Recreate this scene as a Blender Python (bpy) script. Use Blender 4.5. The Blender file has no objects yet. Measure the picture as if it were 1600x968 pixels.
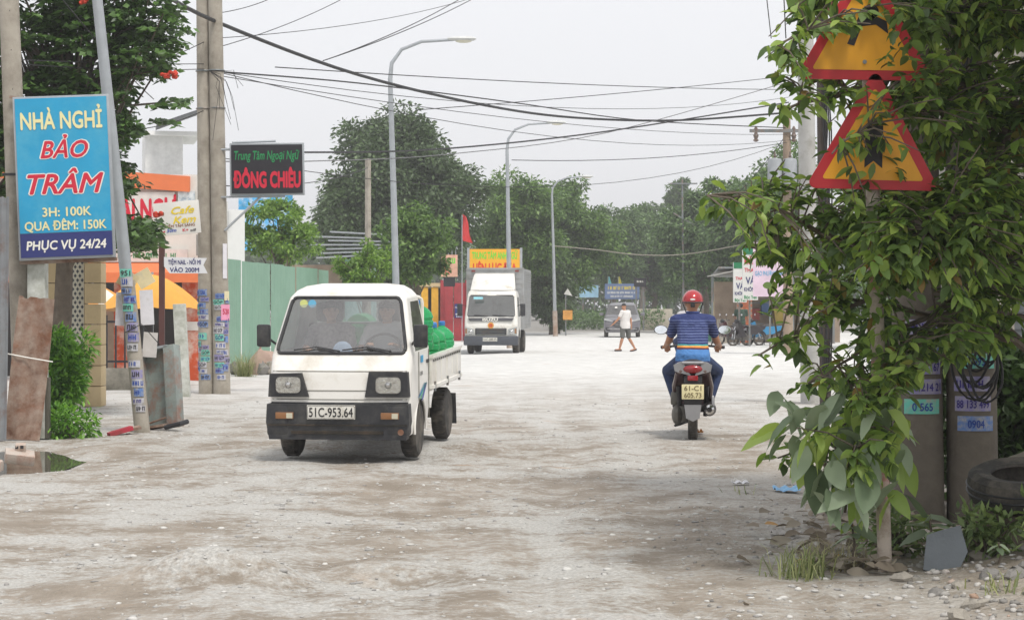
import bpy, bmesh, math, random
import numpy as np
from mathutils import Vector, Matrix, Euler
R = math.radians
scene = bpy.context.scene
COL = scene.collection
# ---------------------------------------------------------------- camera, sky, sun, exposure
F, YH, EYE = 3200.0, 480.0, 1.5          # focal length and horizon row in photo pixels, eye height in metres
cam = bpy.data.objects.new('camera', bpy.data.cameras.new('camera'))
COL.objects.link(cam); scene.camera = cam
cam.location = (0, 0, EYE); cam.rotation_euler = (R(90), 0, 0)
cam.data.sensor_width = 36; cam.data.lens = 36*F/1600
cam.data.shift_y = -4/1600
cam.data.clip_start = .1; cam.data.clip_end = 4000
SUN_EL, SUN_AZ = 62, 150                 # high veiled sun, behind the camera and a little to the right
world = bpy.data.worlds.new('World'); scene.world = world; world.use_nodes = True
nt = world.node_tree; nt.nodes.clear()
wo = nt.nodes.new('ShaderNodeOutputWorld'); bg = nt.nodes.new('ShaderNodeBackground')
sk = nt.nodes.new('ShaderNodeTexSky'); sk.sky_type = 'NISHITA'; sk.sun_disc = False
sk.sun_elevation = R(SUN_EL); sk.sun_rotation = R(SUN_AZ); sk.dust_density = 6; sk.air_density = 1.0
mx = nt.nodes.new('ShaderNodeMix'); mx.data_type = 'RGBA'
mx.inputs['Factor'].default_value = .9     # overcast: a white cloud deck hides nearly all the blue
mx.inputs['B'].default_value = (8.3, 8.35, 8.6, 1)
nt.links.new(sk.outputs['Color'], mx.inputs['A']); nt.links.new(mx.outputs['Result'], bg.inputs['Color'])
bg.inputs['Strength'].default_value = .105
nt.links.new(bg.outputs[0], wo.inputs['Surface'])
sun = bpy.data.objects.new('sun', bpy.data.lights.new('sun', 'SUN')); COL.objects.link(sun)
sun.data.energy = 2.2; sun.data.angle = R(12); sun.data.color = (1, .96, .9)
_d = Vector((math.sin(R(SUN_AZ))*math.cos(R(SUN_EL)), math.cos(R(SUN_AZ))*math.cos(R(SUN_EL)), math.sin(R(SUN_EL))))
sun.rotation_euler = _d.to_track_quat('Z', 'Y').to_euler(); sun.location = (0, 0, 40)
scene.view_settings.view_transform = 'Standard'; scene.view_settings.look = 'None'
scene.view_settings.exposure = .28; scene.view_settings.gamma = 1
scene.cycles.max_bounces = 8; scene.cycles.transparent_max_bounces = 16
scene.cycles.volume_bounces = 0
# ---------------------------------------------------------------- helpers
def P(px, py, D): return Vector(((px-800)*D/F, D, EYE+(YH-py)*D/F))
def G(px, py):
    D = F*EYE/(py-YH); return Vector(((px-800)*D/F, D, 0))
def lin(h):
    if not isinstance(h, str): return tuple(h)
    c = [int(h[i:i+2], 16)/255 for i in (0, 2, 4)]
    return tuple(x/12.92 if x < .04045 else ((x+.055)/1.055)**2.4 for x in c)
def node(t, typ, **kw):
    n = t.nodes.new(typ)
    for k, v in kw.items():
        if k in n.inputs: n.inputs[k].default_value = v
        else: setattr(n, k, v)
    return n
MATS = {}
def M(name, col, rough=.6, metal=0, var=.12, scale=6, bump=0, bscale=60, dirt=None, damt=.4, dscale=3, coat=0, spec=.5):
    """procedural paint/stone/metal: base colour with noise variation, optional dirt patches and bump"""
    if name in MATS: return MATS[name]
    m = bpy.data.materials.new(name); m.use_nodes = True; t = m.node_tree
    b = t.nodes['Principled BSDF']; L = t.links.new
    c = lin(col); tc = node(t, 'ShaderNodeTexCoord')
    n1 = node(t, 'ShaderNodeTexNoise', Scale=scale, Detail=5, Roughness=.6); L(tc.outputs['Object'], n1.inputs['Vector'])
    rp = node(t, 'ShaderNodeValToRGB')
    rp.color_ramp.elements[0].position = .3; rp.color_ramp.elements[1].position = .7
    rp.color_ramp.elements[0].color = tuple(max(0, x*(1-var)) for x in c)+(1,)
    rp.color_ramp.elements[1].color = tuple(min(1, x*(1+var)) for x in c)+(1,)
    L(n1.outputs[0], rp.inputs[0]); out = rp.outputs[0]
    if dirt:
        n2 = node(t, 'ShaderNodeTexNoise', Scale=dscale, Detail=8, Roughness=.7); L(tc.outputs['Object'], n2.inputs['Vector'])
        r2 = node(t, 'ShaderNodeValToRGB'); r2.color_ramp.elements[0].position = .62-damt*.5; r2.color_ramp.elements[1].position = .78-damt*.3
        L(n2.outputs[0], r2.inputs[0])
        mm = node(t, 'ShaderNodeMix', data_type='RGBA'); L(r2.outputs[0], mm.inputs['Factor'])
        L(out, mm.inputs['A']); mm.inputs['B'].default_value = lin(dirt)+(1,); out = mm.outputs['Result']
    L(out, b.inputs['Base Color'])
    b.inputs['Roughness'].default_value = rough; b.inputs['Metallic'].default_value = metal
    b.inputs['Coat Weight'].default_value = coat; b.inputs['Specular IOR Level'].default_value = spec
    if bump:
        n3 = node(t, 'ShaderNodeTexNoise', Scale=bscale, Detail=4); L(tc.outputs['Object'], n3.inputs['Vector'])
        bp = node(t, 'ShaderNodeBump', Strength=bump, Distance=.01); L(n3.outputs[0], bp.inputs['Height']); L(bp.outputs[0], b.inputs['Normal'])
    MATS[name] = m; return m
def glass(name, tint=(.8, .85, .85), refl=.12, rough=.03):
    if name in MATS: return MATS[name]
    m = bpy.data.materials.new(name); m.use_nodes = True; t = m.node_tree; t.nodes.clear(); L = t.links.new
    o = node(t, 'ShaderNodeOutputMaterial'); tr = node(t, 'ShaderNodeBsdfTransparent', Color=tint+(1,)); gl = node(t, 'ShaderNodeBsdfGlossy', Roughness=rough)
    df = node(t, 'ShaderNodeBsdfDiffuse', Color=(.6, .58, .54, 1)); tc = node(t, 'ShaderNodeTexCoord')
    fr = node(t, 'ShaderNodeLayerWeight', Blend=.25); ad = node(t, 'ShaderNodeMath', operation='MULTIPLY_ADD'); ad.inputs[1].default_value = .7; ad.inputs[2].default_value = refl
    L(fr.outputs['Fresnel'], ad.inputs[0]); mi = node(t, 'ShaderNodeMixShader'); L(ad.outputs[0], mi.inputs[0]); L(tr.outputs[0], mi.inputs[1]); L(gl.outputs[0], mi.inputs[2])
    nz = node(t, 'ShaderNodeTexNoise', Scale=4, Detail=6); L(tc.outputs['Object'], nz.inputs['Vector'])   # road dust on the pane
    mu = node(t, 'ShaderNodeMath', operation='MULTIPLY'); mu.inputs[1].default_value = .17; L(nz.outputs[0], mu.inputs[0])
    m2 = node(t, 'ShaderNodeMixShader'); L(mu.outputs[0], m2.inputs[0]); L(mi.outputs[0], m2.inputs[1]); L(df.outputs[0], m2.inputs[2]); L(m2.outputs[0], o.inputs[0])
    MATS[name] = m; return m
def leafmat(name, dark, light, rough=.45, trans=.25, extra=None):
    """leaf: colour differs from leaf to leaf, some light passes through"""
    if name in MATS: return MATS[name]
    m = bpy.data.materials.new(name); m.use_nodes = True; t = m.node_tree; L = t.links.new
    b = t.nodes['Principled BSDF']; o = t.nodes['Material Output']
    g = node(t, 'ShaderNodeNewGeometry'); oi = node(t, 'ShaderNodeObjectInfo'); ad = node(t, 'ShaderNodeMath', operation='ADD'); L(g.outputs['Random Per Island'], ad.inputs[0]); L(oi.outputs['Random'], ad.inputs[1])
    fr = node(t, 'ShaderNodeMath', operation='FRACT'); L(ad.outputs[0], fr.inputs[0])
    rp = node(t, 'ShaderNodeValToRGB'); e = rp.color_ramp.elements
    e[0].color = lin(dark)+(1,); e[1].color = lin(light)+(1,); e[1].position = .93
    if extra: x = e.new(.985); x.color = lin(extra)+(1,)
    L(fr.outputs[0], rp.inputs[0]); L(rp.outputs[0], b.inputs['Base Color']); b.inputs['Roughness'].default_value = rough
    tl = node(t, 'ShaderNodeBsdfTranslucent'); hs = node(t, 'ShaderNodeHueSaturation', Value=1.5, Saturation=1.1); L(rp.outputs[0], hs.inputs['Color']); L(hs.outputs[0], tl.inputs['Color'])
    mi = node(t, 'ShaderNodeMixShader'); mi.inputs[0].default_value = trans; L(b.outputs[0], mi.inputs[1]); L(tl.outputs[0], mi.inputs[2]); L(mi.outputs[0], o.inputs[0])
    MATS[name] = m; return m
class MB:
    """collects shapes, then build() links them as one mesh object"""
    def __init__(s): s.v = []; s.f = []; s.mi = []; s.cur = 0
    def add(s, vs, fs):
        n = len(s.v); s.v += [tuple(v) for v in vs]; s.f += [tuple(i+n for i in f) for f in fs]; s.mi += [s.cur]*len(fs); return s
    def box(s, c, d, rot=None, bev=0, taper=1):
        bm = bmesh.new(); bmesh.ops.create_cube(bm, size=1)
        for v in bm.verts:
            k = taper if v.co.z > 0 else 1
            v.co = Vector((v.co.x*d[0]*k, v.co.y*d[1]*k, v.co.z*d[2]))
        if bev: bmesh.ops.bevel(bm, geom=bm.edges[:], offset=bev, segments=2, affect='EDGES', profile=.6)
        m = Matrix.Translation(c) @ (Euler(rot).to_matrix().to_4x4() if rot else Matrix())
        bm.verts.ensure_lookup_table(); bm.verts.index_update()
        s.add([m @ v.co for v in bm.verts], [[v.index for v in f.verts] for f in bm.faces]); bm.free(); return s
    def tube(s, pts, r, n=8, cap=True):
        pts = [Vector(p) for p in pts]; k = len(pts); rs = r if isinstance(r, (list, tuple)) else [r]*k
        vs = []; up = None
        for i, p in enumerate(pts):
            t = (pts[min(i+1, k-1)]-pts[max(i-1, 0)]).normalized()
            if up is None: up = Vector((0, 0, 1)) if abs(t.z) < .9 else Vector((1, 0, 0))
            a = t.cross(up)
            if a.length < 1e-4: a = t.cross(Vector((0, 1, 0)))
            a.normalize(); b = a.cross(t); up = b
            for j in range(n):
                q = 2*math.pi*j/n; vs.append(p+(a*math.cos(q)+b*math.sin(q))*rs[i])
        fs = [(i*n+j, i*n+(j+1) % n, (i+1)*n+(j+1) % n, (i+1)*n+j) for i in range(k-1) for j in range(n)]
        if cap: fs += [tuple(range(n))[::-1], tuple(range((k-1)*n, k*n))]
        return s.add(vs, fs)
    def loop(s, pts, r, n=6):           # closed tube
        pts = [Vector(p) for p in pts]; k = len(pts); vs = []
        for i, p in enumerate(pts):
            t = (pts[(i+1) % k]-pts[i-1]).normalized(); up = Vector((0, 0, 1)) if abs(t.z) < .75 else Vector((0, 1, 0))
            if abs(t.dot(up)) > .97: up = Vector((1, 0, 0))
            a = t.cross(up).normalized(); b = a.cross(t)
            for j in range(n):
                q = 2*math.pi*j/n; vs.append(p+(a*math.cos(q)+b*math.sin(q))*r)
        return s.add(vs, [(i*n+j, i*n+(j+1) % n, ((i+1) % k)*n+(j+1) % n, ((i+1) % k)*n+j) for i in range(k) for j in range(n)])
    def lathe(s, prof, c=(0, 0, 0), n=16, axis='z', sx=1, sy=1):
        vs = []; k = len(prof)
        for r, h in prof:
            for j in range(n):
                q = 2*math.pi*j/n; x, y = r*math.cos(q)*sx, r*math.sin(q)*sy
                v = {'z': (x, y, h), 'x': (h, x, y), 'y': (x, h, y)}[axis]; vs.append(Vector(v)+Vector(c))
        fs = [(i*n+j, i*n+(j+1) % n, (i+1)*n+(j+1) % n, (i+1)*n+j) for i in range(k-1) for j in range(n)]
        fs += [tuple(range(n))[::-1], tuple(range((k-1)*n, k*n))]
        return s.add(vs, fs)
    def ball(s, c, r, n=12, m=8, rot=None):
        r = (r, r, r) if not isinstance(r, (tuple, list)) else r; vs = []; E = Euler(rot).to_matrix() if rot else Matrix.Identity(3)
        for i in range(m+1):
            a = math.pi*i/m
            for j in range(n):
                q = 2*math.pi*j/n; vs.append(Vector(c)+E @ Vector((r[0]*math.sin(a)*math.cos(q), r[1]*math.sin(a)*math.sin(q), r[2]*math.cos(a))))
        return s.add(vs, [(i*n+j, (i+1)*n+j, (i+1)*n+(j+1) % n, i*n+(j+1) % n) for i in range(m) for j in range(n)])
    def cap(s, p0, p1, r0, r1, n=10):   # tapered capsule
        p0, p1 = Vector(p0), Vector(p1); d = (p1-p0).normalized()
        pts = [p0-d*r0*.98, p0-d*r0*.7, p0, p0.lerp(p1, .5), p1, p1+d*r1*.7, p1+d*r1*.98]
        return s.tube(pts, [r0*.15, r0*.7, r0, (r0+r1)/2, r1, r1*.7, r1*.15], n)
    def prism(s, poly, y0, y1):          # xz outline pushed along y
        n = len(poly); vs = [(x, y0, z) for x, z in poly]+[(x, y1, z) for x, z in poly]
        return s.add(vs, [tuple(range(n)), tuple(range(n, 2*n))[::-1]]+[(j, j+n, (j+1) % n+n, (j+1) % n) for j in range(n)])
    def sprism(s, poly, x0, x1):         # yz outline pushed along x
        n = len(poly); vs = [(x0, y, z) for y, z in poly]+[(x1, y, z) for y, z in poly]
        return s.add(vs, [tuple(range(n))[::-1], tuple(range(n, 2*n))]+[((j+1) % n, (j+1) % n+n, j+n, j) for j in range(n)])
    def grid(s, fn, nu, nv):
        vs = [fn(i/nu, j/nv) for j in range(nv+1) for i in range(nu+1)]; w = nu+1
        return s.add(vs, [(j*w+i, j*w+i+1, (j+1)*w+i+1, (j+1)*w+i) for j in range(nv) for i in range(nu)])
    def build(s, name, mats, parent=None, smooth=38, fix=True):
        me = bpy.data.meshes.new(name); me.from_pydata(s.v, [], s.f)
        for m in (mats if isinstance(mats, (list, tuple)) else [mats]): me.materials.append(m)
        if any(s.mi): me.polygons.foreach_set('material_index', s.mi)
        if fix:
            bm = bmesh.new(); bm.from_mesh(me); bmesh.ops.recalc_face_normals(bm, faces=bm.faces[:]); bm.to_mesh(me); bm.free()
        if smooth:
            me.polygons.foreach_set('use_smooth', [True]*len(me.polygons)); me.set_sharp_from_angle(angle=R(smooth))
        o = bpy.data.objects.new(name, me); COL.objects.link(o)
        if parent: o.parent = parent
        return o
def tag(o, label, cat, group=None):
    o['label'] = label; o['category'] = cat
    if group: o['group'] = group
    return o
def thing(name, label, cat, loc=(0, 0, 0), rz=0, group=None):
    o = bpy.data.objects.new(name, None); COL.objects.link(o); o.empty_display_size = .1
    o.location = loc; o.rotation_euler = (0, 0, R(rz)); return tag(o, label, cat, group)
def struct(o, kind='structure'): o['kind'] = kind; return o
def copy_tree(o, parent=None):
    c = o.copy(); COL.objects.link(c); c.parent = parent
    for ch in list(o.children): copy_tree(ch, c)
    return c
FACE = Matrix.Rotation(R(90), 4, 'X')    # text lying in xy -> standing, read from -Y
def lettering(s, parent, c, cap, mat, width=None, bold=0, shear=0, wrap=None, rot=None, name='lettering', base=FACE):
    """flat printed words: c = centre of the capitals, cap = capital height"""
    cu = bpy.data.curves.new('t', 'FONT'); cu.body = s; cu.size = cap/.7; cu.shear = shear; cu.resolution_u = 3
    ob = bpy.data.objects.new('t', cu); me = bpy.data.meshes.new_from_object(ob)
    bpy.data.objects.remove(ob); bpy.data.curves.remove(cu)
    n = len(me.vertices); a = np.empty(n*3); me.vertices.foreach_get('co', a); a = a.reshape(-1, 3)
    if bold:                              # heavier strokes: the outline printed again, shifted by a hair
        fs = [tuple(p.vertices) for p in me.polygons]; e = bold*cap*1.1; k = 9 if bold > .045 else 5; al = []; fl = []
        for i in range(k):
            q = 2*math.pi*i/(k-1); al.append(a+np.array([e*math.cos(q)*(i > 0), e*math.sin(q)*(i > 0), .00022*i])); fl += [tuple(v+n*i for v in f) for f in fs]
        a = np.concatenate(al); me.clear_geometry(); me.from_pydata(a.tolist(), [], fl)
    x0, x1 = a[:, 0].min(), a[:, 0].max(); a[:, 0] -= (x0+x1)/2
    if width: a[:, 0] *= width/(x1-x0)
    a[:, 1] -= cap*.5
    if wrap:
        q = a[:, 0]/wrap; w2 = wrap+a[:, 2]; b = np.stack([w2*np.sin(q), -w2*np.cos(q), a[:, 1]], 1); Mx = Matrix()
    else: b = a; Mx = base
    Mx = Matrix.Translation(c) @ (Euler(rot).to_matrix().to_4x4() if rot else Matrix()) @ Mx
    b = b @ np.array(Mx.to_3x3()).T + np.array(Mx.translation)
    me.vertices.foreach_set('co', b.ravel()); me.materials.clear(); me.materials.append(mat); me.name = name
    o = bpy.data.objects.new(name, me); COL.objects.link(o); o.parent = parent; return o
def strokes(parent, c, cap, width, mat, seed=0, wrap=None, rot=None, base=FACE):
    """a line of print too blurred to read: uneven upright strokes and crossbars"""
    rg = random.Random(seed); x = -width/2; v = []; f = []; k = 0; s = cap*.2
    def q(x0, x1, y0, y1):
        n = len(v); k_ = .00015*(n % 5); v.extend([(x0, y0, k_), (x1, y0, k_), (x1, y1, k_), (x0, y1, k_)]); f.append((n, n+1, n+2, n+3))
    while x < width/2-cap*.5:
        w = cap*rg.uniform(.45, .7)
        if rg.random() < .14: x += w*.6; continue
        q(x, x+s, -cap/2, cap/2)
        if rg.random() < .7: q(x+w-s, x+w, -cap/2, cap/2)
        y = rg.choice((-.5, -.1, .3))*cap; q(x+s, x+w-s, y, y+s); x += w+cap*.16
    if not f: q(-width/2, width/2, -cap/2, cap/2)
    a = np.array(v)
    if wrap: w2 = wrap+a[:, 2]; b = np.stack([w2*np.sin(a[:, 0]/wrap), -w2*np.cos(a[:, 0]/wrap), a[:, 1]], 1); Mx = Matrix()
    else: b = a; Mx = base
    Mx = Matrix.Translation(c) @ (Euler(rot).to_matrix().to_4x4() if rot else Matrix()) @ Mx
    b = b @ np.array(Mx.to_3x3()).T+np.array(Mx.translation); return struct(raw_mesh('lettering', b, np.array(f), mat, parent), 'stuff')
def rrect(w, h, r, n=5, cx=0, cz=0):
    out = []
    for sx, sz, a0 in ((1, 1, 0), (-1, 1, 90), (-1, -1, 180), (1, -1, 270)):
        for k in range(n+1):
            a = R(a0+90*k/n); out.append((cx+sx*(w/2-r)+r*math.cos(a), cz+sz*(h/2-r)+r*math.sin(a)))
    return out
_rng = np.random.RandomState(3); _T = _rng.rand(256, 256)
def vnoise(x, y):
    xi = np.floor(x).astype(int); yi = np.floor(y).astype(int); u = x-xi; v = y-yi; u = u*u*(3-2*u); v = v*v*(3-2*v)
    g = lambda a, b: _T[a % 256, b % 256]
    return (g(xi, yi)*(1-u)+g(xi+1, yi)*u)*(1-v)+(g(xi, yi+1)*(1-u)+g(xi+1, yi+1)*u)*v-.5
def fbm(x, y, o=4):
    r = 0; a = 1
    for k in range(o): r = r+a*vnoise(x+17*k, y+31*k); x = x*2.03; y = y*2.03; a *= .5
    return r
def raw_mesh(name, V, Fq, mat, parent=None, smooth=False):
    """numpy verts (n,3) and faces (m,k) -> object"""
    me = bpy.data.meshes.new(name); k = Fq.shape[1]
    me.vertices.add(len(V)); me.vertices.foreach_set('co', np.ascontiguousarray(V, dtype=np.float32).ravel())
    me.loops.add(Fq.size); me.loops.foreach_set('vertex_index', Fq.ravel().astype(np.int32))
    me.polygons.add(len(Fq)); me.polygons.foreach_set('loop_start', np.arange(0, Fq.size, k, dtype=np.int32))
    me.update(calc_edges=True); me.materials.append(mat)
    if smooth: me.polygons.foreach_set('use_smooth', [True]*len(Fq))
    o = bpy.data.objects.new(name, me); COL.objects.link(o); o.parent = parent; return o
# ---------------------------------------------------------------- ground
def ground_z(x, y):
    x = np.asarray(x, float); y = np.asarray(y, float)
    z = .05*fbm(x*.7, y*.5, 3)+.016*fbm(x*3.1, y*2.3, 4)*np.clip(1.3-y/60, .2, 1)
    gs = lambda cx, cy, sx, sy, h: h*np.exp(-((x-cx)/sx)**2-((y-cy)/sy)**2)
    z = z+gs(-1.65, 11.25, .5, .25, .19)+gs(-2.3, 10.9, .5, .2, .035)-gs(-.75, 11.4, .4, .35, .1)+gs(-.75, 11.9, .3, .2, .03)
    for xr in (-1.1, .25, 1.0): c_ = xr+.03*(y-12)+.12*np.sin(y*.35+xr); z = z-.013*np.exp(-((x-c_)/.14)**2)+.007*np.exp(-((np.abs(x-c_)-.26)/.08)**2)      # worn wheel ruts
    z = z-gs(-5.35, 20.6, .95, 1.5, .17)+gs(-4.35, 21.8, .5, 1.2, .05)
    z = z+gs(-1.36, 22.25, 1.3, .95, .085)                # swell under the truck's rear wheels
    z = z+gs(3.3, 11.3, .75, 1.3, .2)                     # rubble bank under the roadside tree
    z = z+.012*np.sin((x-2.05+(y-10)*.07)*60)*np.exp(-((x-1.62+(y-10)*.03)/.1)**2)*np.clip((11.5-y), 0, 1)
    return z
def make_ground():
    ny, nx = 560, 300
    ys = 5.5*(700/5.5)**(np.linspace(0, 1, ny)); t = np.linspace(-1, 1, nx)
    X = t[None, :]*(ys[:, None]*.42+3.5); Y = np.repeat(ys[:, None], nx, 1)
    Z = ground_z(X, Y)
    V = np.stack([X, Y, Z], -1).reshape(-1, 3)
    i = np.arange(ny-1)[:, None]*nx+np.arange(nx-1)[None, :]; i = i.ravel()
    Fq = np.stack([i, i+1, i+nx+1, i+nx], 1)
    m = bpy.data.materials.new('dusty_gravel'); m.use_nodes = True; tr = m.node_tree; L = tr.links.new; b = tr.nodes['Principled BSDF']
    tc = node(tr, 'ShaderNodeTexCoord'); O = tc.outputs['Object']
    def ns(scale, det, ro=.6, vec=O):
        n = node(tr, 'ShaderNodeTexNoise', Scale=scale, Detail=det, Roughness=ro); L(vec, n.inputs['Vector']); return n.outputs[0]
    def ramp(src, p0, p1, c0=(0, 0, 0), c1=(1, 1, 1)):
        r = node(tr, 'ShaderNodeValToRGB'); e = r.color_ramp.elements; e[0].position = p0; e[1].position = p1; e[0].color = c0+(1,); e[1].color = c1+(1,); L(src, r.inputs[0]); return r.outputs[0]
    def mix(f, a, bb, mode='MIX'):
        n = node(tr, 'ShaderNodeMix', data_type='RGBA', blend_type=mode)
        for k, s in (('Factor', f), ('A', a), ('B', bb)):
            if isinstance(s, (int, float)): n.inputs[k].default_value = s
            elif isinstance(s, tuple): n.inputs[k].default_value = s+(1,)
            else: L(s, n.inputs[k])
        return n.outputs['Result']
    big = ns(.33, 6, .62); mid = ns(1.7, 6, .65); fine = ns(14, 5, .7); spk = ns(45, 3, .7)
    dust = mix(ramp(mid, .35, .7), (.24, .205, .165), (.38, .335, .285))
    grav = mix(ramp(spk, .36, .64), (.35, .34, .318), (.54, .53, .5))
    mp = node(tr, 'ShaderNodeMapping'); mp.inputs['Scale'].default_value = (1.0, .1, 1); mp.inputs['Rotation'].default_value = (0, 0, R(4)); L(O, mp.inputs['Vector']); lane = ns(1.1, 4, .55, mp.outputs[0])
    sel = mix(.4, mix(.45, ramp(big, .40, .58), ramp(lane, .4, .6)), ramp(mid, .38, .62)); sel2 = ramp(mix(.33, sel, ramp(fine, .35, .65)), .36, .64)
    far0 = node(tr, 'ShaderNodeSeparateXYZ'); L(O, far0.inputs[0]); sx = node(tr, 'ShaderNodeMapRange'); sx.inputs['From Min'].default_value = .6; sx.inputs['From Max'].default_value = 3.2; sx.inputs['To Max'].default_value = .75; L(far0.outputs['X'], sx.inputs['Value'])
    sy = node(tr, 'ShaderNodeMapRange'); sy.inputs['From Min'].default_value = 28; sy.inputs['From Max'].default_value = 15; L(far0.outputs['Y'], sy.inputs['Value'])
    vg = node(tr, 'ShaderNodeMath', operation='MULTIPLY'); L(sx.outputs[0], vg.inputs[0]); L(sy.outputs[0], vg.inputs[1]); sel2 = mix(vg.outputs[0], sel2, (0, 0, 0))      # earthy verge on the right
    colr = mix(sel2, dust, grav)
    far = node(tr, 'ShaderNodeSeparateXYZ'); L(O, far.inputs[0])
    mr = node(tr, 'ShaderNodeMapRange'); mr.inputs['From Min'].default_value = 23; mr.inputs['From Max'].default_value = 48; L(far.outputs['Y'], mr.inputs['Value'])
    colr = mix(mr.outputs[0], colr, mix(ramp(mid, .3, .7), (.56, .555, .535), (.74, .735, .715)))      # freshly spread crushed stone further on
    mr2 = node(tr, 'ShaderNodeMapRange'); mr2.inputs['From Min'].default_value = 118; mr2.inputs['From Max'].default_value = 126; L(far.outputs['Y'], mr2.inputs['Value'])
    colr = mix(mr2.outputs[0], colr, (.27, .26, .24))                                            # old asphalt beyond
    org = ramp(ns(.8, 3), .66, .74); colr = mix(mix(.5, (0, 0, 0), org), colr, (.42, .29, .19))
    L(colr, b.inputs['Base Color']); b.inputs['Roughness'].default_value = .95; b.inputs['Specular IOR Level'].default_value = .2
    vo = node(tr, 'ShaderNodeTexVoronoi', Scale=32); L(O, vo.inputs['Vector'])
    hs = node(tr, 'ShaderNodeMath', operation='MULTIPLY_ADD'); L(fine, hs.inputs[0]); hs.inputs[1].default_value = 1.5; L(vo.outputs['Distance'], hs.inputs[2])
    bp = node(tr, 'ShaderNodeBump', Strength=.8, Distance=.018); L(hs.outputs[0], bp.inputs['Height']); L(bp.outputs[0], b.inputs['Normal'])
    struct(raw_mesh('ground', V, Fq, m, smooth=True))
    struct(raw_mesh('terrain', np.array([(-340, -38, -.3), (340, -38, -.3), (340, 705, -.3), (-340, 705, -.3)]), np.array([(0, 1, 2, 3)]), m))
make_ground()
# pebbles lying loose on the road
def make_pebbles():
    rg = np.random.RandomState(5); n = 15000
    ph = (1+5**.5)/2
    ico = np.array([(-1, ph, 0), (1, ph, 0), (-1, -ph, 0), (1, -ph, 0), (0, -1, ph), (0, 1, ph), (0, -1, -ph), (0, 1, -ph), (ph, 0, -1), (ph, 0, 1), (-ph, 0, -1), (-ph, 0, 1)])/1.9
    tf = np.array([(0, 11, 5), (0, 5, 1), (0, 1, 7), (0, 7, 10), (0, 10, 11), (1, 5, 9), (5, 11, 4), (11, 10, 2), (10, 7, 6), (7, 1, 8), (3, 9, 4), (3, 4, 2), (3, 2, 6), (3, 6, 8), (3, 8, 9), (4, 9, 5), (2, 4, 11), (6, 2, 10), (8, 6, 7), (9, 8, 1)])
    D = 8.5*(34/8.5)**rg.rand(n); X = (rg.rand(n)-.5)*D*.56
    keep = (fbm(X*.8, D*.8, 3)+rg.rand(n)*.5 > .12); D, X = D[keep], X[keep]; n = len(D)
    sz = np.minimum(.004+.014*rg.rand(n)**6*1.8, .026)
    S = sz[:, None]*(.6+.8*rg.rand(n, 3)); S[:, 2] *= .42
    V = ico[None]*(1+.35*(rg.rand(n, 12, 1)-.5))*S[:, None, :]; a = rg.rand(n)*6.28; c, s = np.cos(a)[:, None], np.sin(a)[:, None]
    V = np.stack([V[..., 0]*c-V[..., 1]*s, V[..., 0]*s+V[..., 1]*c, V[..., 2]], -1)
    V += np.stack([X, D, ground_z(X, D)+.002], 1)[:, None, :]
    Fq = (tf[None]+np.arange(n)[:, None, None]*12).reshape(-1, 3)
    m = leafmat('pebble', (.27, .26, .25), (.6, .59, .56), .9, 0)
    o = struct(raw_mesh('gravel', V.reshape(-1, 3), Fq, m), 'stuff'); tag(o, 'loose grey and white gravel scattered over the dusty road', 'gravel')
make_pebbles()
water = MB().grid(lambda u, v: (-6.6+2.3*u, 18.2+4.6*v, -.06), 2, 2).build('water', M('puddle', (.11, .1, .075), .04, var=.05, spec=.6)); struct(water)
# ---------------------------------------------------------------- vegetation builders
def leaf_cloud(name, pts, dirs, L, W, mat, parent=None, rg=None, droop=0, fold=.12):
    """one diamond-shaped folded leaf per point"""
    n = len(pts); d = dirs/np.linalg.norm(dirs, axis=1, keepdims=True); d[:, 2] -= droop; d /= np.linalg.norm(d, axis=1, keepdims=True)
    r = rg.randn(n, 3)*.7; r[:, 2] += 1.0; s = np.cross(d, r); s /= np.linalg.norm(s, axis=1, keepdims=True)+1e-6; u = np.cross(s, d)
    L = L*(.65+.7*rg.rand(n, 1)); W = W*(.7+.6*rg.rand(n, 1))
    a = pts; b = pts+d*L*.45+s*W*.5+u*W*fold; c = pts+d*L; e = pts+d*L*.45-s*W*.5+u*W*fold
    V = np.stack([a, b, c, e], 1).reshape(-1, 3); Fq = np.arange(4*n).reshape(n, 4)
    Fq = np.concatenate([Fq[:, [0, 1, 2]], Fq[:, [0, 2, 3]]])
    return raw_mesh(name, V, Fq, mat, parent)
BARK = M('bark', (.13, .105, .08), .9, var=.3, scale=9, bump=.6, bscale=25)
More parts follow.
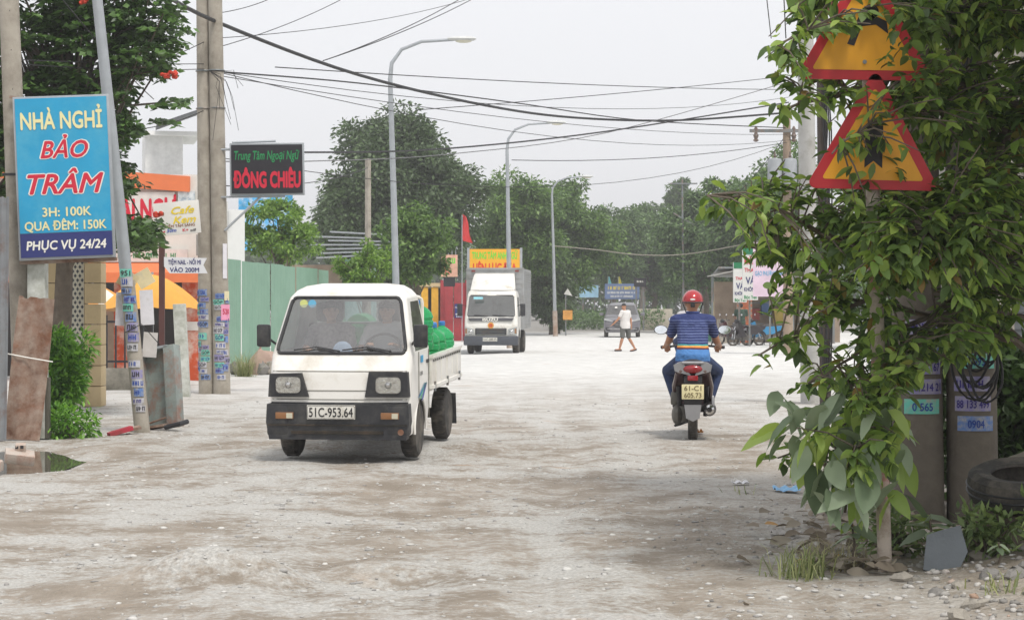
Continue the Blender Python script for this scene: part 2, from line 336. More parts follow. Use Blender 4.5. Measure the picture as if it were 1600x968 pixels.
def tree(label, base, cz, rx, ry, rz, mat, n=14000, leaf=.2, clumps=70, seed=1, top=.0, trunk=.16, group=None, name='broadleaf_tree', spread=.26):
    """base point, crown centre height cz, crown radii; leaves sit in clumps spread through the crown"""
    rg = np.random.RandomState(seed); t = thing(name, label, 'tree', base, 0, group)
    q = rg.randn(clumps, 3); q /= np.linalg.norm(q, axis=1, keepdims=True); rad = rg.rand(clumps, 1)**.38
    k = np.where(q[:, 2:3] > 0, 1-top*q[:, 2:3]*rad, 1); C = q*rad*np.array([[rx, ry, rz]]); C[:, :2] *= k; C *= (.84+.3*rg.rand(clumps, 1)); C[:, 2] += cz
    C[:, 2] = np.maximum(C[:, 2], .5)
    per = n//clumps; cs = spread*(rx+rz)*.5*(.6+.8*rg.rand(clumps, 1))
    off = rg.randn(clumps, per, 3); off /= np.linalg.norm(off, axis=2, keepdims=True); off *= (rg.rand(clumps, per, 1)**.45)
    pts = (C[:, None, :]+off*cs[:, None, :]*np.array([1.15, 1.15, .72])).reshape(-1, 3)
    dirs = off.reshape(-1, 3)*np.array([1, 1, .5])+rg.randn(len(pts), 3)*.5
    pts[:, 2] = np.maximum(pts[:, 2], .1)
    leaf_cloud('crown', pts, dirs, leaf, leaf*.5, mat, t, rg, droop=.35)
    b = MB(); b.tube([(0, 0, -.1), (.05*rx, 0, cz*.35), (0, .03*rx, cz*.75), (0, 0, cz+.2*rz)], [trunk*1.25, trunk, trunk*.75, trunk*.35], 9)
    b.build('trunk', BARK, t); lb = MB()
    for i in range(min(16, clumps)):
        c = C[i]; s0 = Vector((0, 0, cz*(.4+.45*rg.rand()))); e = Vector(c); md = s0.lerp(e, .5)+Vector((0, 0, .12*rz))
        lb.tube([s0, md, e], [trunk*.45, trunk*.3, trunk*.1], 6)
    lb.build('limbs', BARK, t)
    return t
DKG = leafmat('mango_leaf', '33452a', '5d7348', .5, .2); MDG = leafmat('street_leaf', '3c5630', '729048', .5, .25)
LTG = leafmat('light_leaf', '4a6a2a', '86a648', .5, .3); FARG = leafmat('far_leaf', '3d5533', '6d8850', .6, .2)
def ptree(label, px, py, rxp, rzp, D, mat, n, leaf, seed, **kw):
    c = P(px, py, D); s = D/F
    return tree(label, (c.x, D, 0), c.z, rxp*s, rxp*s*kw.pop('deep', .9), rzp*s, mat, n, leaf, seed=seed, **kw)
ptree('huge dark domed tree rising behind the green fence', 622, 312, 122, 134, 96, DKG, 100000, .25, 2, clumps=260, top=.2, trunk=.4, spread=.22)
ptree('small bushy tree behind the white mini truck beside the first lamp post', 652, 385, 55, 62, 66, MDG, 9000, .17, 3, clumps=60, trunk=.07)
ptree('pale green shrub between fence and lamp post above the mini truck roof', 567, 418, 44, 38, 60, LTG, 3800, .13, 4, clumps=40, trunk=.05, name='shrub')
ptree('tree with light tiered sprays of leaves above the green metal fence', 440, 365, 68, 52, 63, LTG, 5200, .16, 5, clumps=46, trunk=.08, spread=.24)
ptree('dense street tree rising behind the yellow sign and box truck', 806, 352, 66, 86, 108, MDG, 26000, .24, 6, clumps=90, trunk=.2)
ptree('broad dark street tree right of the third lamp post', 868, 364, 84, 90, 116, MDG, 34000, .25, 7, clumps=110, trunk=.22)
ptree('dark tree low beside the lamp post left of the grey car', 862, 455, 42, 58, 112, DKG, 9000, .22, 8, clumps=60, trunk=.15)
ptree('street tree leaning over the lane behind the two billboards', 955, 385, 60, 62, 150, FARG, 20000, .3, 9, clumps=70, trunk=.25)
ptree('hazy wide tree straight above the grey car', 1020, 395, 84, 66, 158, FARG, 28000, .32, 10, clumps=90, trunk=.25)
ptree('tree arching over the far right shop awning', 1100, 385, 70, 85, 122, FARG, 26000, .27, 11, clumps=80, trunk=.2)
ptree('tall tree behind the roadside shop signs on the right', 1170, 350, 66, 98, 112, FARG, 24000, .26, 12, clumps=80, trunk=.2)
ptree('tree behind the transformers on the right side', 1240, 320, 70, 95, 105, MDG, 13000, .26, 13, clumps=70, trunk=.2)
ptree('distant round treetop on the right below the wires', 1068, 312, 28, 32, 190, FARG, 4000, .36, 14, clumps=36, trunk=.25)
ptree('distant low treetop on the skyline over the lane', 1003, 345, 42, 28, 205, FARG, 4500, .4, 15, clumps=36, trunk=.25)
ptree('tree mass behind the roadside tree at far right edge', 1430, 330, 120, 170, 75, MDG, 13000, .26, 16, clumps=70, trunk=.25)
def far_mass(name, label, x0, x1, y0, y1, h, n, leaf, mat, seed):
    rg = np.random.RandomState(seed); x = x0+(x1-x0)*rg.rand(n); y = y0+(y1-y0)*rg.rand(n)
    z = h*(.55+.9*(fbm(x*.25, y*.25, 3)+.5)*.6)*rg.rand(n)**.6
    o = leaf_cloud(name, np.stack([x, y, z], 1), rg.randn(n, 3)+np.array([0, -.5, .4]), leaf, leaf*.55, mat, None, rg, .2); tag(struct(o, 'stuff'), label, 'vegetation')
far_mass('distant_wood', 'far wood closing the view at the end of the road', -60, 60, 230, 245, 11, 60000, .8, FARG, 20)
far_mass('overgrown_verge', 'overgrown green verge below the distant billboards', 2.5, 10, 134, 142, 1.5, 7000, .2, FARG, 21)
far_mass('verge_weeds', 'weedy bank at the far end right of the grey car', 10.5, 16, 118, 132, 1.0, 4000, .18, FARG, 22)
# pinnate flame tree upper left
def flame_tree():
    rg = np.random.RandomState(31); t = thing('flame_tree', 'dark green flame tree with red flowers behind the blue guesthouse sign', 'tree', (-6.35, 28.5, 0))
    D0 = 28.5; s = D0/F; pts = []; dirs = []; fronds = []
    poly = [(20, -120), (250, -110), (285, 60), (270, 110), (292, 150), (262, 200), (215, 250), (190, 330), (245, 345), (250, 375), (200, 392), (175, 380), (120, 330), (15, 330)]
    def inside(x, y):
        c = False; n = len(poly)
        for i in range(n):
            (x1, y1), (x2, y2) = poly[i], poly[i-1]
            if (y1 > y) != (y2 > y) and x < (x2-x1)*(y-y1)/(y2-y1)+x1: c = not c
        return c
    tips = []
    while len(fronds) < 1900:
        x, y = rg.uniform(-90, 300), rg.uniform(-140, 395)
        if x > 14 and not inside(x, y): continue
        if fbm(np.array(x*.022), np.array(y*.022), 3) < -.09-.07*(x < 160): continue
        p = P(x, y, D0+rg.uniform(-1.1, 1.1)); p = p-Vector((-6.35, 28.5, 0)); fronds.append(p)
        a = rg.uniform(0, 6.28); d = np.array([math.cos(a), math.sin(a)*.8, rg.uniform(-.45, .25)]); d /= np.linalg.norm(d)
        sd = np.cross(d, [0, 0, 1]); sd /= np.linalg.norm(sd); L = rg.uniform(.28, .42)
        for k in range(8):
            q = np.array(p)+d*L*(k/7-.5)+np.array([0, 0, -.16*(k/7)**2*L])
            for sg in (-1, 1): pts.append(q); dirs.append(sd*sg+d*.35+rg.randn(3)*.12)
        pts.append(np.array(p)+d*L*.5); dirs.append(d)
    leaf_cloud('crown', np.array(pts), np.array(dirs), .125, .075, leafmat('flame_leaf', '2c4222', '5f8040', .45, .2), t, rg, droop=.25)
    b = MB(); b.tube([(0, 0, -.1), (.1, 0, 1.5), (.15, 0, 3), (.2, 0, 5.5)], [.16, .13, .1, .04], 9); b.build('trunk', BARK, t)
    lb = MB()
    for p in fronds[::14]: s0 = Vector((.14, 0, rg.uniform(1.8, 4.6))); lb.tube([s0, s0.lerp(p, .5)+Vector((0, 0, .25)), p], [.035, .02, .008], 5)
    lb.build('limbs', BARK, t)
    red = M('red_petal', 'c23a22', .6, var=.3)
    for x, y in ((258, 122), (248, 338), (130, 3), (270, 118)):
        c = P(x, y, D0-1.15)-Vector((-6.35, 28.5, 0)); f = MB()
        for k in range(9):
            a = rg.uniform(0, 6.28); f.ball(c+Vector((math.cos(a)*.04, math.sin(a)*.03, rg.uniform(-.03, .05))), (.035, .03, .028), 6, 4, (a, 0, a))
        f.build('flower', red, t)
flame_tree()
# ---------------------------------------------------------------- roadside on the left
CONC = M('pole_concrete', 'a9a296', .9, var=.12, scale=3, bump=.3, bscale=30, dirt='7d766a', damt=.35, dscale=1.4)
GALV = M('galvanised', 'a4a9ad', .5, .35, var=.1, scale=5); STEEL = M('grey_steel', '7f8688', .5, .4, dirt='8a6a50', damt=.3)
RUST = M('rusty_sheet', '74503c', .85, var=.35, scale=7, bump=.3, dirt='9d8d80', damt=.5, dscale=4); BLACKM = M('black_metal', '26262a', .5)
WHITEP = M('white_print', 'e6e4dc', .6, var=.04); CREAMP = M('cream_print', 'e3dca6', .6, var=.04); REDP = M('red_print', 'c81f3a', .6, var=.06)
NAVYP = M('navy_print', '232a6a', .6, var=.06); BLUEP = M('blue_print', '2b50a8', .6, var=.06); GREENP = M('green_print', '1f8a50', .6, var=.06); YELP = M('yellow_print', 'e3c92e', .6, var=.06); BLKP = M('black_print', '1d1c20', .6, var=.05)
def curved_patch(b, R0, ang, w, z0, z1, off=.004, cx=0, cy=0):
    r = R0+off; n = 6; a0 = ang-w/2/r; a1 = ang+w/2/r
    b.grid(lambda u, v: (cx+r*math.sin(a0+(a1-a0)*u), cy-r*math.cos(a0+(a1-a0)*u), z0+(z1-z0)*v), n, 1)
STK = [M('sticker_white', 'bdbdc4', .7, dirt='9a968c', damt=.3, dscale=20), M('sticker_blue', '5f7fb8', .7, dirt='aaa79f', damt=.35, dscale=20), M('sticker_teal', '6cc3b0', .7, dirt='aaa79f', damt=.3, dscale=20), M('sticker_violet', '8d87b6', .7, dirt='aaa79f', damt=.35, dscale=20)]
INK = [M('ink_violet', '3b3180', .7), M('ink_blue', '2b4a9a', .7), M('ink_black', '2c2b33', .7)]
def stickers(t, R0, zs, ang0, seed, w=.2, words=('HAY GÓP', 'GÓP', None, None), lean=None):
    """small paper ads glued round a pole, each with its printed line"""
    rg = random.Random(seed); z = zs[0]
    while z < zs[1]:
        h = rg.uniform(.07, .12)
        if rg.random() < .9:
            a = ang0+rg.uniform(-.25, .25); ww = w*rg.uniform(.8, 1.1); i = rg.randrange(4); b = MB(); cx, cy = lean(z) if lean else (0, 0)
            curved_patch(b, R0, a, ww, z, z+h, .004+rg.random()*.003, cx, cy); s = b.build('sticker', STK[i], t, fix=False)
            wd = rg.choice(words); ik = INK[rg.randrange(3)]
            if wd: lettering(wd, s, (cx, cy, z+h*.5), h*.55, ik, ww*.86, .02, wrap=R0+.0095, rot=(0, 0, a))
            else: strokes(s, (cx, cy, z+h*.5), h*.55, ww*.86, ik, int(z*1000), R0+.0095, (0, 0, a))
        z += h+rg.uniform(.0, .03)
def pole(name, label, base, top, r0, r1, mat=None, group=None, cat='utility pole', n=16):
    t = thing(name, label, cat, base, 0, group); d = Vector(top)-Vector(base)
    MB().tube([(0, 0, -.15), d*.33, d*.66, d], [r0, r0+(r1-r0)*.33, r0+(r1-r0)*.66, r1], n).build('shaft', mat or CONC, t); return t
# far-left concrete pole with a steel clamp
t = pole('concrete_pole', 'leaning concrete pole at left edge behind the blue sign', (-5.6, 23.6, 0), (-5.88, 23.6, 7.2), .13, .105)
for k in range(9): MB().lathe([(.013, 0), (.013, .02)], (-5.6*0-.0388*(2.2+k*.45)+.02, -.125+.0035*(2.2+k*.45), 2.2+k*.45), 8, 'y').build('bolt_hole', BLACKM, t)
MB().box((.1, -.16, 3.88), (.5, .03, .03), (0, R(6), 0)).build('clamp', RUST, t); MB().box((-.02, -.17, 3.02), (.42, .03, .03)).build('clamp', BLACKM, t)
# guesthouse sign
BLUEB = M('sign_blue', '1f98c4', .45, var=.07, scale=2, dirt='4aa6c6', damt=.3, dscale=1.5); NAVYB = M('sign_navy', '27306e', .45, var=.05)
t = thing('guesthouse_sign', 'tall blue guesthouse sign with cream and red lettering', 'sign', (-5.06, 23.3, 2.05)); t.rotation_euler = (0, R(-2.4), R(4))
MB().box((0, .06, .93), (1.08, .1, 1.86), bev=.006).build('frame', GALV, t)
MB().box((0, .0, 1.07), (1.03, .016, 1.53)).build('board', BLUEB, t); MB().box((0, .0, .165), (1.03, .016, .27)).build('board', NAVYB, t)['label'] = 'navy strip at the foot of the sign'
for s, x, z, cap, w, m, sh, bo in (('NHÀ NGHỈ', .0, 1.58, .19, .92, CREAMP, 0, .035), ('3H: 100K', .02, .54, .1, .55, CREAMP, 0, .03), ('QUA ĐÊM: 150K', 0, .385, .1, .92, CREAMP, 0, .03), ('PHỤC VỤ 24/24', 0, .165, .1, .9, WHITEP, .12, .035)):
    lettering(s, t, (x, -.0135, z), cap, m, w, bo, sh)
for s, x, z, cap, w in (('BẢO', .02, 1.25, .19, .54), ('TRÂM', .02, .86, .22, .86)):
    lettering(s, t, (x, -.011, z), cap, WHITEP, w+.03, .075, .3); lettering(s, t, (x, -.0135, z), cap, REDP, w, .03, .3)
MB().box((.0, .1, -.02), (1.1, .04, .04)).build('support_bar', RUST, t)
# corrugated rusty sheets and white post round the pole foot
def corr(x0, x1, z0, z1, y, pitch=.075, amp=.012, skew=0, bend=0, nz=6, seed=0):
    b = MB(); n = max(4, int((x1-x0)/pitch*6)); rg = random.Random(seed); jit = [rg.uniform(-.04, .02)*(skew != 0) for _ in range(n+1)]
    b.grid(lambda u, v: (x0+(x1-x0)*u+skew*v, y+amp*math.sin(2*math.pi*(x1-x0)*u/pitch)+bend*math.sin(v*3)*(u-.5), z0+(z1-z0)*v+(jit[int(u*n)]*.5 if v > .99 else 0)), n, nz); return b
t = thing('rusty_sheet', 'torn brown rusty metal sheet tied against the left pole', 'metal sheet', (-5.55, 23.2, 0)); corr(-.2, .2, 0, 1.62, 0, .2, .016, .07, .12, seed=2).build('sheet', RUST, t); t.rotation_euler = (R(-2), R(3), 0)
MB().tube([(-.25, -.05, .97), (.05, -.06, .93), (.3, -.02, .9)], .008, 6).build('tie_wire', WHITEP, t)
t = thing('grey_sheet', 'tall grey corrugated sheet at the left edge beside rusty sheet', 'metal sheet', (-5.86, 23.1, 0)); corr(-.22, .16, 0, 2.75, 0, .08, .012, .03, .05, seed=3).build('sheet', M('old_zinc', '8a8d90', .6, .3, dirt='7a5a48', damt=.25, dscale=2), t)
t = thing('white_post', 'white painted concrete post beside the rusty sheet', 'post', (-5.44, 23.5, 0)); MB().box((0, 0, 1.02), (.2, .2, 2.04), bev=.01).build('post_body', M('white_wash', 'cfd2cc', .85, dirt='8d8f80', damt=.4, dscale=2.5, bump=.2), t); MB().box((.125, -.04, .35), (.045, .1, .7), bev=.01).build('edge_stone', M('dark_stone', '5c5a50', .9), t)
# bush
def bush(name, label, base, rx, ry, h, n, leaf, mat, seed, cat='bush'):
    rg = np.random.RandomState(seed); t = thing(name, label, cat, base); k = 26
    C = np.stack([rg.uniform(-1, 1, k)*rx*.7, rg.uniform(-1, 1, k)*ry*.7, h*rg.uniform(.15, .88, k)], 1); C[:, 0] *= 1-.3*C[:, 2]/h
    o = rg.randn(k, n//k, 3); o /= np.linalg.norm(o, axis=2, keepdims=True); p = (C[:, None]+o*rg.rand(k, n//k, 1)**.4*rx*.42).reshape(-1, 3); p[:, 2] = np.abs(p[:, 2])
    leaf_cloud('foliage', p, o.reshape(-1, 3)+rg.randn(len(p), 3)*.4, leaf, leaf*.42, mat, t, rg, .25); b = MB()
    for c in C[::2]: b.tube([(0, 0, 0), (c[0]*.4, c[1]*.4, c[2]*.5), tuple(c)], [.015, .01, .004], 5)
    b.build('stems', BARK, t); return t
GRB = leafmat('bush_leaf', '3d6a25', '7fae42', .45, .3)
bush('garden_bush', 'bright green bush between white post and beige gate column', (-5.36, 24.5, 0), .42, .3, 1.35, 5200, .085, GRB, 41)
bush('weed_clump', 'low leafy weeds at the foot of the green bush', (-5.12, 23.75, 0), .36, .3, .3, 900, .08, GRB, 42, 'weeds')
# leaning lamp post with paper ads
t = pole('leaning_lamp_post', 'leaning grey steel lamp post plastered with paper ads', (-4.43, 24.6, 0), (-5.3, 24.6, 8.2), .085, .05, GALV, cat='lamp post')
MB().tube([(0, 0, -.1), (-.19, 0, 1.82)], [.096, .088], 16).build('sleeve', CONC, t)
stickers(t, .097, (.25, 1.82), .1, 7, .15, words=(None,), lean=lambda z: (-.106*z-.004, 0))
b = MB(); curved_patch(b, .097, .1, .15, 1.86, 1.96, .006, -.106*1.9-.004); s_ = b.build('sticker', STK[2], t, fix=False); lettering('951', s_, (-.106*1.9-.004, 0, 1.91), .06, INK[2], .12, .02, wrap=.1065, rot=(0, 0, .1))
for x, z, w, h, m, ry in ((-.26, 1.48, .17, .4, 'd8d6dc', 2), (.03, 1.5, .16, .42, 'dcdbe0', -3), (.07, 1.05, .17, .3, 'cfcbc8', 4), (-.2, 1.83, .22, .2, 'd8c79a', 30), (.0, 1.85, .2, .2, 'e0d2a8', -30)):
    MB().box((x, .06+.01*z, z), (w, .008, h), (0, R(ry), 0)).build('placard', M('placard_'+m, m, .8, dirt='a8a49a', damt=.2), t)
MB().tube([(-.2, -.1, 1.2), (0, -.12, 1.3), (.2, .0, 1.05)], .006, 5).build('tie_wire', BLACKM, t)
# discarded sign box
t = thing('discarded_sign_box', 'discarded grey metal sign box leaning behind the lamp post foot', 'sign box', (-4.17, 24.95, 0)); t.rotation_euler = (R(-8), R(-9), R(-24))
BX = M('sign_back', '8c9591', .6, .2, var=.2, dirt='94604c', damt=.3, dscale=4)
MB().box((-.1, 0, .55), (.36, .012, .92)).build('back_panel', BX, t)
for x, w in ((.13, .16), (-.3, .05)): MB().box((x, -.06, .53), (w, .14, 1.0), bev=.006).build('side_panel', BX, t)
MB().box((-.08, -.06, 1.02), (.38, .14, .03)).build('top_panel', GALV, t); MB().box((-.08, -.06, .06), (.38, .13, .03)).build('bottom_panel', RUST, t)
MB().tube([(-.3, -.1, .1), (.1, -.1, .16)], .012).build('brace', RUST, t); MB().tube([(.05, -.16, .02), (.3, -.2, .03), (.33, -.1, .06)], .03).build('rubber_foot', BLACKM, t)
t = thing('red_scrap', 'red painted metal scrap lying at the lamp post foot', 'scrap', (-4.62, 24.15, .0)); MB().box((0, 0, .04), (.3, .09, .05), (0, R(-14), R(35))).build('red_bar', M('red_scrap', 'b23142', .6, dirt='6a3a30', damt=.4), t); MB().box((.05, .12, .05), (.34, .1, .03), (R(8), R(-10), R(25))).build('plate', RUST, t)
# broken brick kerb and brick lump by the puddle
t = thing('brick_kerb', 'curved broken brick kerb at the puddle edge', 'kerb', (-5.05, 18.9, 0)); BR = [M('brick_a', 'a88a7a', .9, bump=.4, dirt='b8b2a8', damt=.5, dscale=6), M('brick_b', 'b5aaa0', .9, bump=.4, dirt='a08070', damt=.3, dscale=6)]
for k in range(11):
    a = R(-10+k*15); x, y = .45*math.sin(a)+.08, -.55*math.cos(a)-.1
    MB().box((x-.25, y+.1, .03), (.14, .1, .09), (0, 0, a), .008).build('brick', BR[k % 2], t)
t = thing('hollow_brick', 'broken hollow brick with two holes beside the puddle', 'brick', (-4.75, 19.75, .0)); MB().box((0, 0, .06), (.28, .2, .1), (R(15), R(8), .3), .012).build('brick_body', BR[1], t); MB().box((0, .05, .14), (.1, .1, .09), (.2, 0, .2), .01).build('brick_lump', BR[0], t)
for x in (-.025, .025): MB().box((x, -.004, .155), (.03, .012, .03)).build('hole', BLACKM, t)
# beige gate column with lattice panel
BEI = M('beige_paint', 'c9b48c', .8, var=.05, dirt='b09c78', damt=.25, dscale=1.5)
t = thing('gate_column', 'beige gate column with a diamond lattice strip behind the bush', 'gate column', P(118, 640, 31).to_2d().to_3d())
for x in (-.3, .3):
    for k in range(8): MB().box((x, 0, .16+k*.31), (.31 if x < 0 else .25, .4, .3), bev=.012).build('stone_block', BEI, t)
MB().box((0, .05, 1.2), (.3, .3, 2.4)).build('core', M('lattice_ground', 'e0dccd', .8), t)
b = MB()
for i in range(4):
    for j in range(34):
        x = -.105+i*.07+(j % 2)*.035-.0175; z = .1+j*.067
        if abs(x) < .13: b.prism([(x-.022, z), (x, z-.03), (x+.022, z), (x, z+.03)], -.106, -.099)
struct(b.build('lattice', M('lattice_dark', '4d5258', .7), t), 'stuff'); MB().box((0, 0, 2.52), (.95, .46, .1), bev=.01).build('cap', BEI, t)
# the orange shop
ORG = M('orange_wall', 'c2522c', .8, var=.08, dirt='d8cfc2', damt=.3, dscale=2.2); ORGF = M('orange_fascia', 'dc7a4c', .7, var=.05); WHT = M('white_wall', 'd9d8d2', .8, var=.04, dirt='b5b3ab', damt=.25, dscale=1); DARK = M('dark_interior', '2c2a2a', .9)
t = thing('orange_shop', 'orange cafe shop with red lettered white fascia behind the fence', 'shop', (-6.25, 42, 0))
MB().box((-3.3, 2.6, 1.05), (6.6, .2, 2.1)).build('back_wall', DARK, t)
MB().box((-.25, 0, 1.05), (.5, .25, 2.1), bev=.01).build('front_pillar', ORG, t); MB().box((-1.75, .1, 1.05), (.32, .25, 2.1), bev=.01).build('front_pillar', ORG, t); MB().box((-3.6, .1, 1.05), (.5, .25, 2.1)).build('front_pillar', ORG, t)
MB().box((-2.2, .55, .9), (.5, .06, 1.8)).build('door', M('door_cream', 'a89a86', .7), t); MB().box((-.25, -.135, 1.12), (.5, .03, .18)).build('white_band', WHT, t)
MB().box((-.02, 1.4, 1.9), (.16, 2.4, 3.8)).build('side_wall', WHT, t)
MB().sprism([(-.9, 2.0), (-.9, 2.2), (.0, 2.42), (.0, 2.28)], -6.6, -.0).build('awning', ORGF, t)
MB().box((-3.3, .12, 3.22), (6.55, .2, 2.0)).build('fascia', WHT, t)
MB().prism([(-6.6, 4.65), (-.35, 4.18), (-.35, 3.86), (-6.6, 4.33)], -.1, .3).build('fascia_top', ORGF, t)
f = MB().box((-1.15, -.02, 3.55), (.98, .06, .62)).build('letter_board', M('board_white', 'd5d2cf', .6), t); lettering('AI NGƯ', f, (-1.2, -.055, 3.5), .42, REDP, 1.15, .06)
f = MB().box((-.42, -.03, 3.55), (.34, .08, .66)).build('picture_panel', M('panel_pale', 'c4cdd0', .5, var=.25, scale=9, dirt='5d84a0', damt=.25, dscale=12), t)
f = MB().box((-2.3, -.03, 2.92), (2.2, .05, .36)).build('letter_board', DARK, t); strokes(f, (-2.1, -.06, 2.92), .26, 1.9, YELP, 3)
f = MB().box((-1.35, -.035, 2.56), (1.9, .05, .26)).build('letter_board', M('board_white', 'd5d2cf'), t); strokes(f, (-1.35, -.064, 2.56), .1, 1.6, GREENP, 4)
MB().box((.06, -.6, 2.75), (.3, .6, .42)).build('air_conditioner', M('ac_grey', '8a8884', .6), t)
t = thing('low_wall', 'low stained concrete wall carrying the black railing', 'wall', (-7.35, 37.2, 0)); MB().box((0, 0, .2), (2.1, .2, .4), bev=.015).build('wall_body', M('stained_conc', '9a958a', .9, dirt='5e5c52', damt=.5, dscale=1.6, bump=.3), t)
t = thing('black_railing', 'black iron railing standing on the low concrete wall', 'railing', (-7.35, 37.2, .4))
for k in range(13): MB().box((-1.0+k*.165, 0, .48), (.03, .03, .96)).build('bar', BLACKM, t)
for z in (.12, .84): MB().box((0, 0, z), (2.08, .036, .04)).build('rail', BLACKM, t)
t = thing('leaning_white_post', 'short leaning white concrete post beside the black railing', 'post', P(288, 622, 34).to_2d().to_3d()); t.rotation_euler = (0, R(-3), 0); MB().box((0, 0, .78), (.2, .16, 1.56), bev=.012).build('post_body', M('white_wash', 'cfd2cc'), t)
def umbrella(label, loc, w, z0, z1, cols, seed=0):
    t = thing('market_umbrella', label, 'umbrella', loc, 10*seed, 'cafe umbrellas'); n = 8; mats = [M('canvas_'+c, c, .8, var=.05) for c in cols]
    for k in range(n):
        a0, a1 = 2*math.pi*k/n, 2*math.pi*(k+1)/n; b = MB()
        def fn(u, v):
            r = w/2*v*(1-.06*math.sin(math.pi*u)*v); q = a0+(a1-a0)*u; return (r*math.cos(q), r*math.sin(q), z1-(z1-z0)*(v**1.6)-.03*math.sin(math.pi*u)*v)
        b.grid(fn, 4, 7); b.build('panel', mats[k % len(mats)], t)
    MB().tube([(0, 0, 0), (0, 0, z1+.05)], .022).build('pole', GALV, t); MB().box((0, 0, .05), (.4, .4, .1), bev=.02).build('base', CONC, t)
umbrella('yellow orange cafe umbrella left of the twin concrete poles', (-6.9, 39.3, 0), 1.95, 1.5, 2.13, ['e0a448'], 1)
umbrella('white and orange cafe umbrella beside the gate column', (-8.15, 39.8, 0), 1.7, 1.45, 1.95, ['e4ddd0', 'de9a4e'], 2)
# white house behind
t = thing('white_house', 'white upper floor of a house behind the orange shop', 'house', P(272, 560, 60).to_2d().to_3d()); t.rotation_euler = (0, 0, R(12)); HW = M('house_white', 'e2e2e0', .8, var=.03)
MB().box((0, 2, 2.6), (1.7, 4, 5.2)).build('wall', HW, t); MB().box((.05, 1.9, 5.25), (2.0, 4.3, .14)).build('cornice', HW, t); MB().box((-.25, 2.4, 5.95), (1.1, 3, 1.3)).build('upper_wall', M('house_grey', 'd0d0ce', .8), t); MB().box((.0, 2.3, 6.65), (1.6, 3.4, .12)).build('roof_slab', HW, t)
MB().box((.1, -.02, 4.3), (.7, .06, .9)).build('window', M('house_window', '6a7278', .3), t); MB().prism([(-.5, 6.85), (1.15, 7.45), (1.15, 7.38), (-.5, 6.75)], -.3, .9).build('canopy', M('canopy_dark', '5a5d60', .6), t); MB().box((1.5, 2, 2.2), (1.2, 3, 4.4)).build('side_wall', HW, t)
MB().box((1.35, .42, 4.05), (.5, .06, .6)).build('window', M('house_window', '6a7278'), t)
# cafe sign and nail arrow on a brown post
t = thing('cafe_sign_post', 'brown post carrying white cafe sign and nail arrow', 'sign post', P(253, 612, 35).to_2d().to_3d())
MB().box((0, 0, 1.35), (.09, .09, 2.7)).build('post', M('brown_steel', '53302c', .6), t)
f = MB().box((.27, -.07, 3.02), (.78, .05, .56), (0, R(-5), 0), .006).build('board', M('cafe_board', 'dcdad4', .5, var=.04), t)
for s, x, z, c, w, m, sh in (('Cafe', .37, 3.16, .12, .4, YELP, .35), ('Kem', .4, 3.0, .12, .4, YELP, .35), ('- ĐIỂM TÂM SÁNG', .3, 2.89, .045, .56, M('brown_print', '8a5a40'), 0), ('50m', .18, 2.81, .06, .17, BLUEP, .3), ('K+', .42, 2.82, .05, .1, REDP, 0), ('wifi', .55, 2.82, .045, .1, BLKP, .2)): lettering(s, f, (x, -.101, z), c, m, w, .03, sh, rot=(0, R(-5), 0))
lettering('«', f, (.03, -.101, 2.78), .09, REDP, .1, .04); b = MB(); b.lathe([(.03, 0), (.035, .03), (.028, .06)], (.02, -.098, 3.06), 10, 'z', 1, .08); b.build('cup_emblem', M('brown_print', '8a5a40'), f)
f = MB().prism([(.05, 2.36), (.78, 2.34), (.72, 2.22), (.79, 2.08), (.15, 2.08), (.05, 2.2)], -.09, -.06).build('arrow_board', M('arrow_white', 'd8d9dc', .5, var=.03), t)
lettering('TIỆM NAIL - NỐI MI', f, (.4, -.0935, 2.27), .075, NAVYP, .56, .03); lettering('VÀO 200M', f, (.4, -.0935, 2.14), .075, NAVYP, .5, .03)
# twin concrete poles
for k, (x, lab) in enumerate(((324, 'left one of the twin concrete poles with paper ads'), (347, 'right one of the twin concrete poles with pink notice'))):
    c = P(x, 615, 35.6 if k == 0 else 35.5); tx = P(318 if k == 0 else 337, 0, 35.6)
    t = pole('concrete_pole', lab, (c.x, c.y, 0), (tx.x-.02, c.y, 8.3), .15, .115)
    lean = lambda z, dx=(tx.x-.02-c.x): (dx*z/8.3, 0)
    stickers(t, .149, (.25, 1.72), -.25 if k == 0 else .0, 11+k, .19, lean=lean)
    stickers(t, .15, (.4, 1.7), .85 if k else -1.1, 21+k, .1, lean=lean)
    for q in range(16): 
        z = 4.6+q*.17; MB().lathe([(.012, 0), (.012, .02)], (lean(z)[0]+.01, -.142+.0045*z, z), 6, 'y').build('bolt_hole', BLACKM, t)
    for z in (5.6, 4.95):
        b = MB(); b.loop([(lean(z)[0]+.139*math.cos(a*.5236), .139*math.sin(a*.5236), z) for a in range(12)], .012, 6); b.build('band', STEEL, t)
    if k:
        b = MB(); curved_patch(b, .15, .8, .2, 1.28, 1.55, .012, *lean(1.4)); f = b.build('notice', M('pink_paper', 'e79ab8', .7), t, fix=False); lettering('520', f, (lean(1.4)[0], 0, 1.43), .09, REDP, .13, .02, wrap=.166, rot=(0, 0, .75))
        b = MB(); curved_patch(b, .15, .75, .09, 2.0, 2.6, .01, *lean(2.3)); b.build('notice', M('placard_d8d6dc', 'd8d6dc'), t, fix=False)
        b = MB(); curved_patch(b, .15, .95, .12, 1.62, 1.78, .012, *lean(1.7)); b.build('notice', M('cream_paper', 'e0d5b0', .7), t, fix=False)
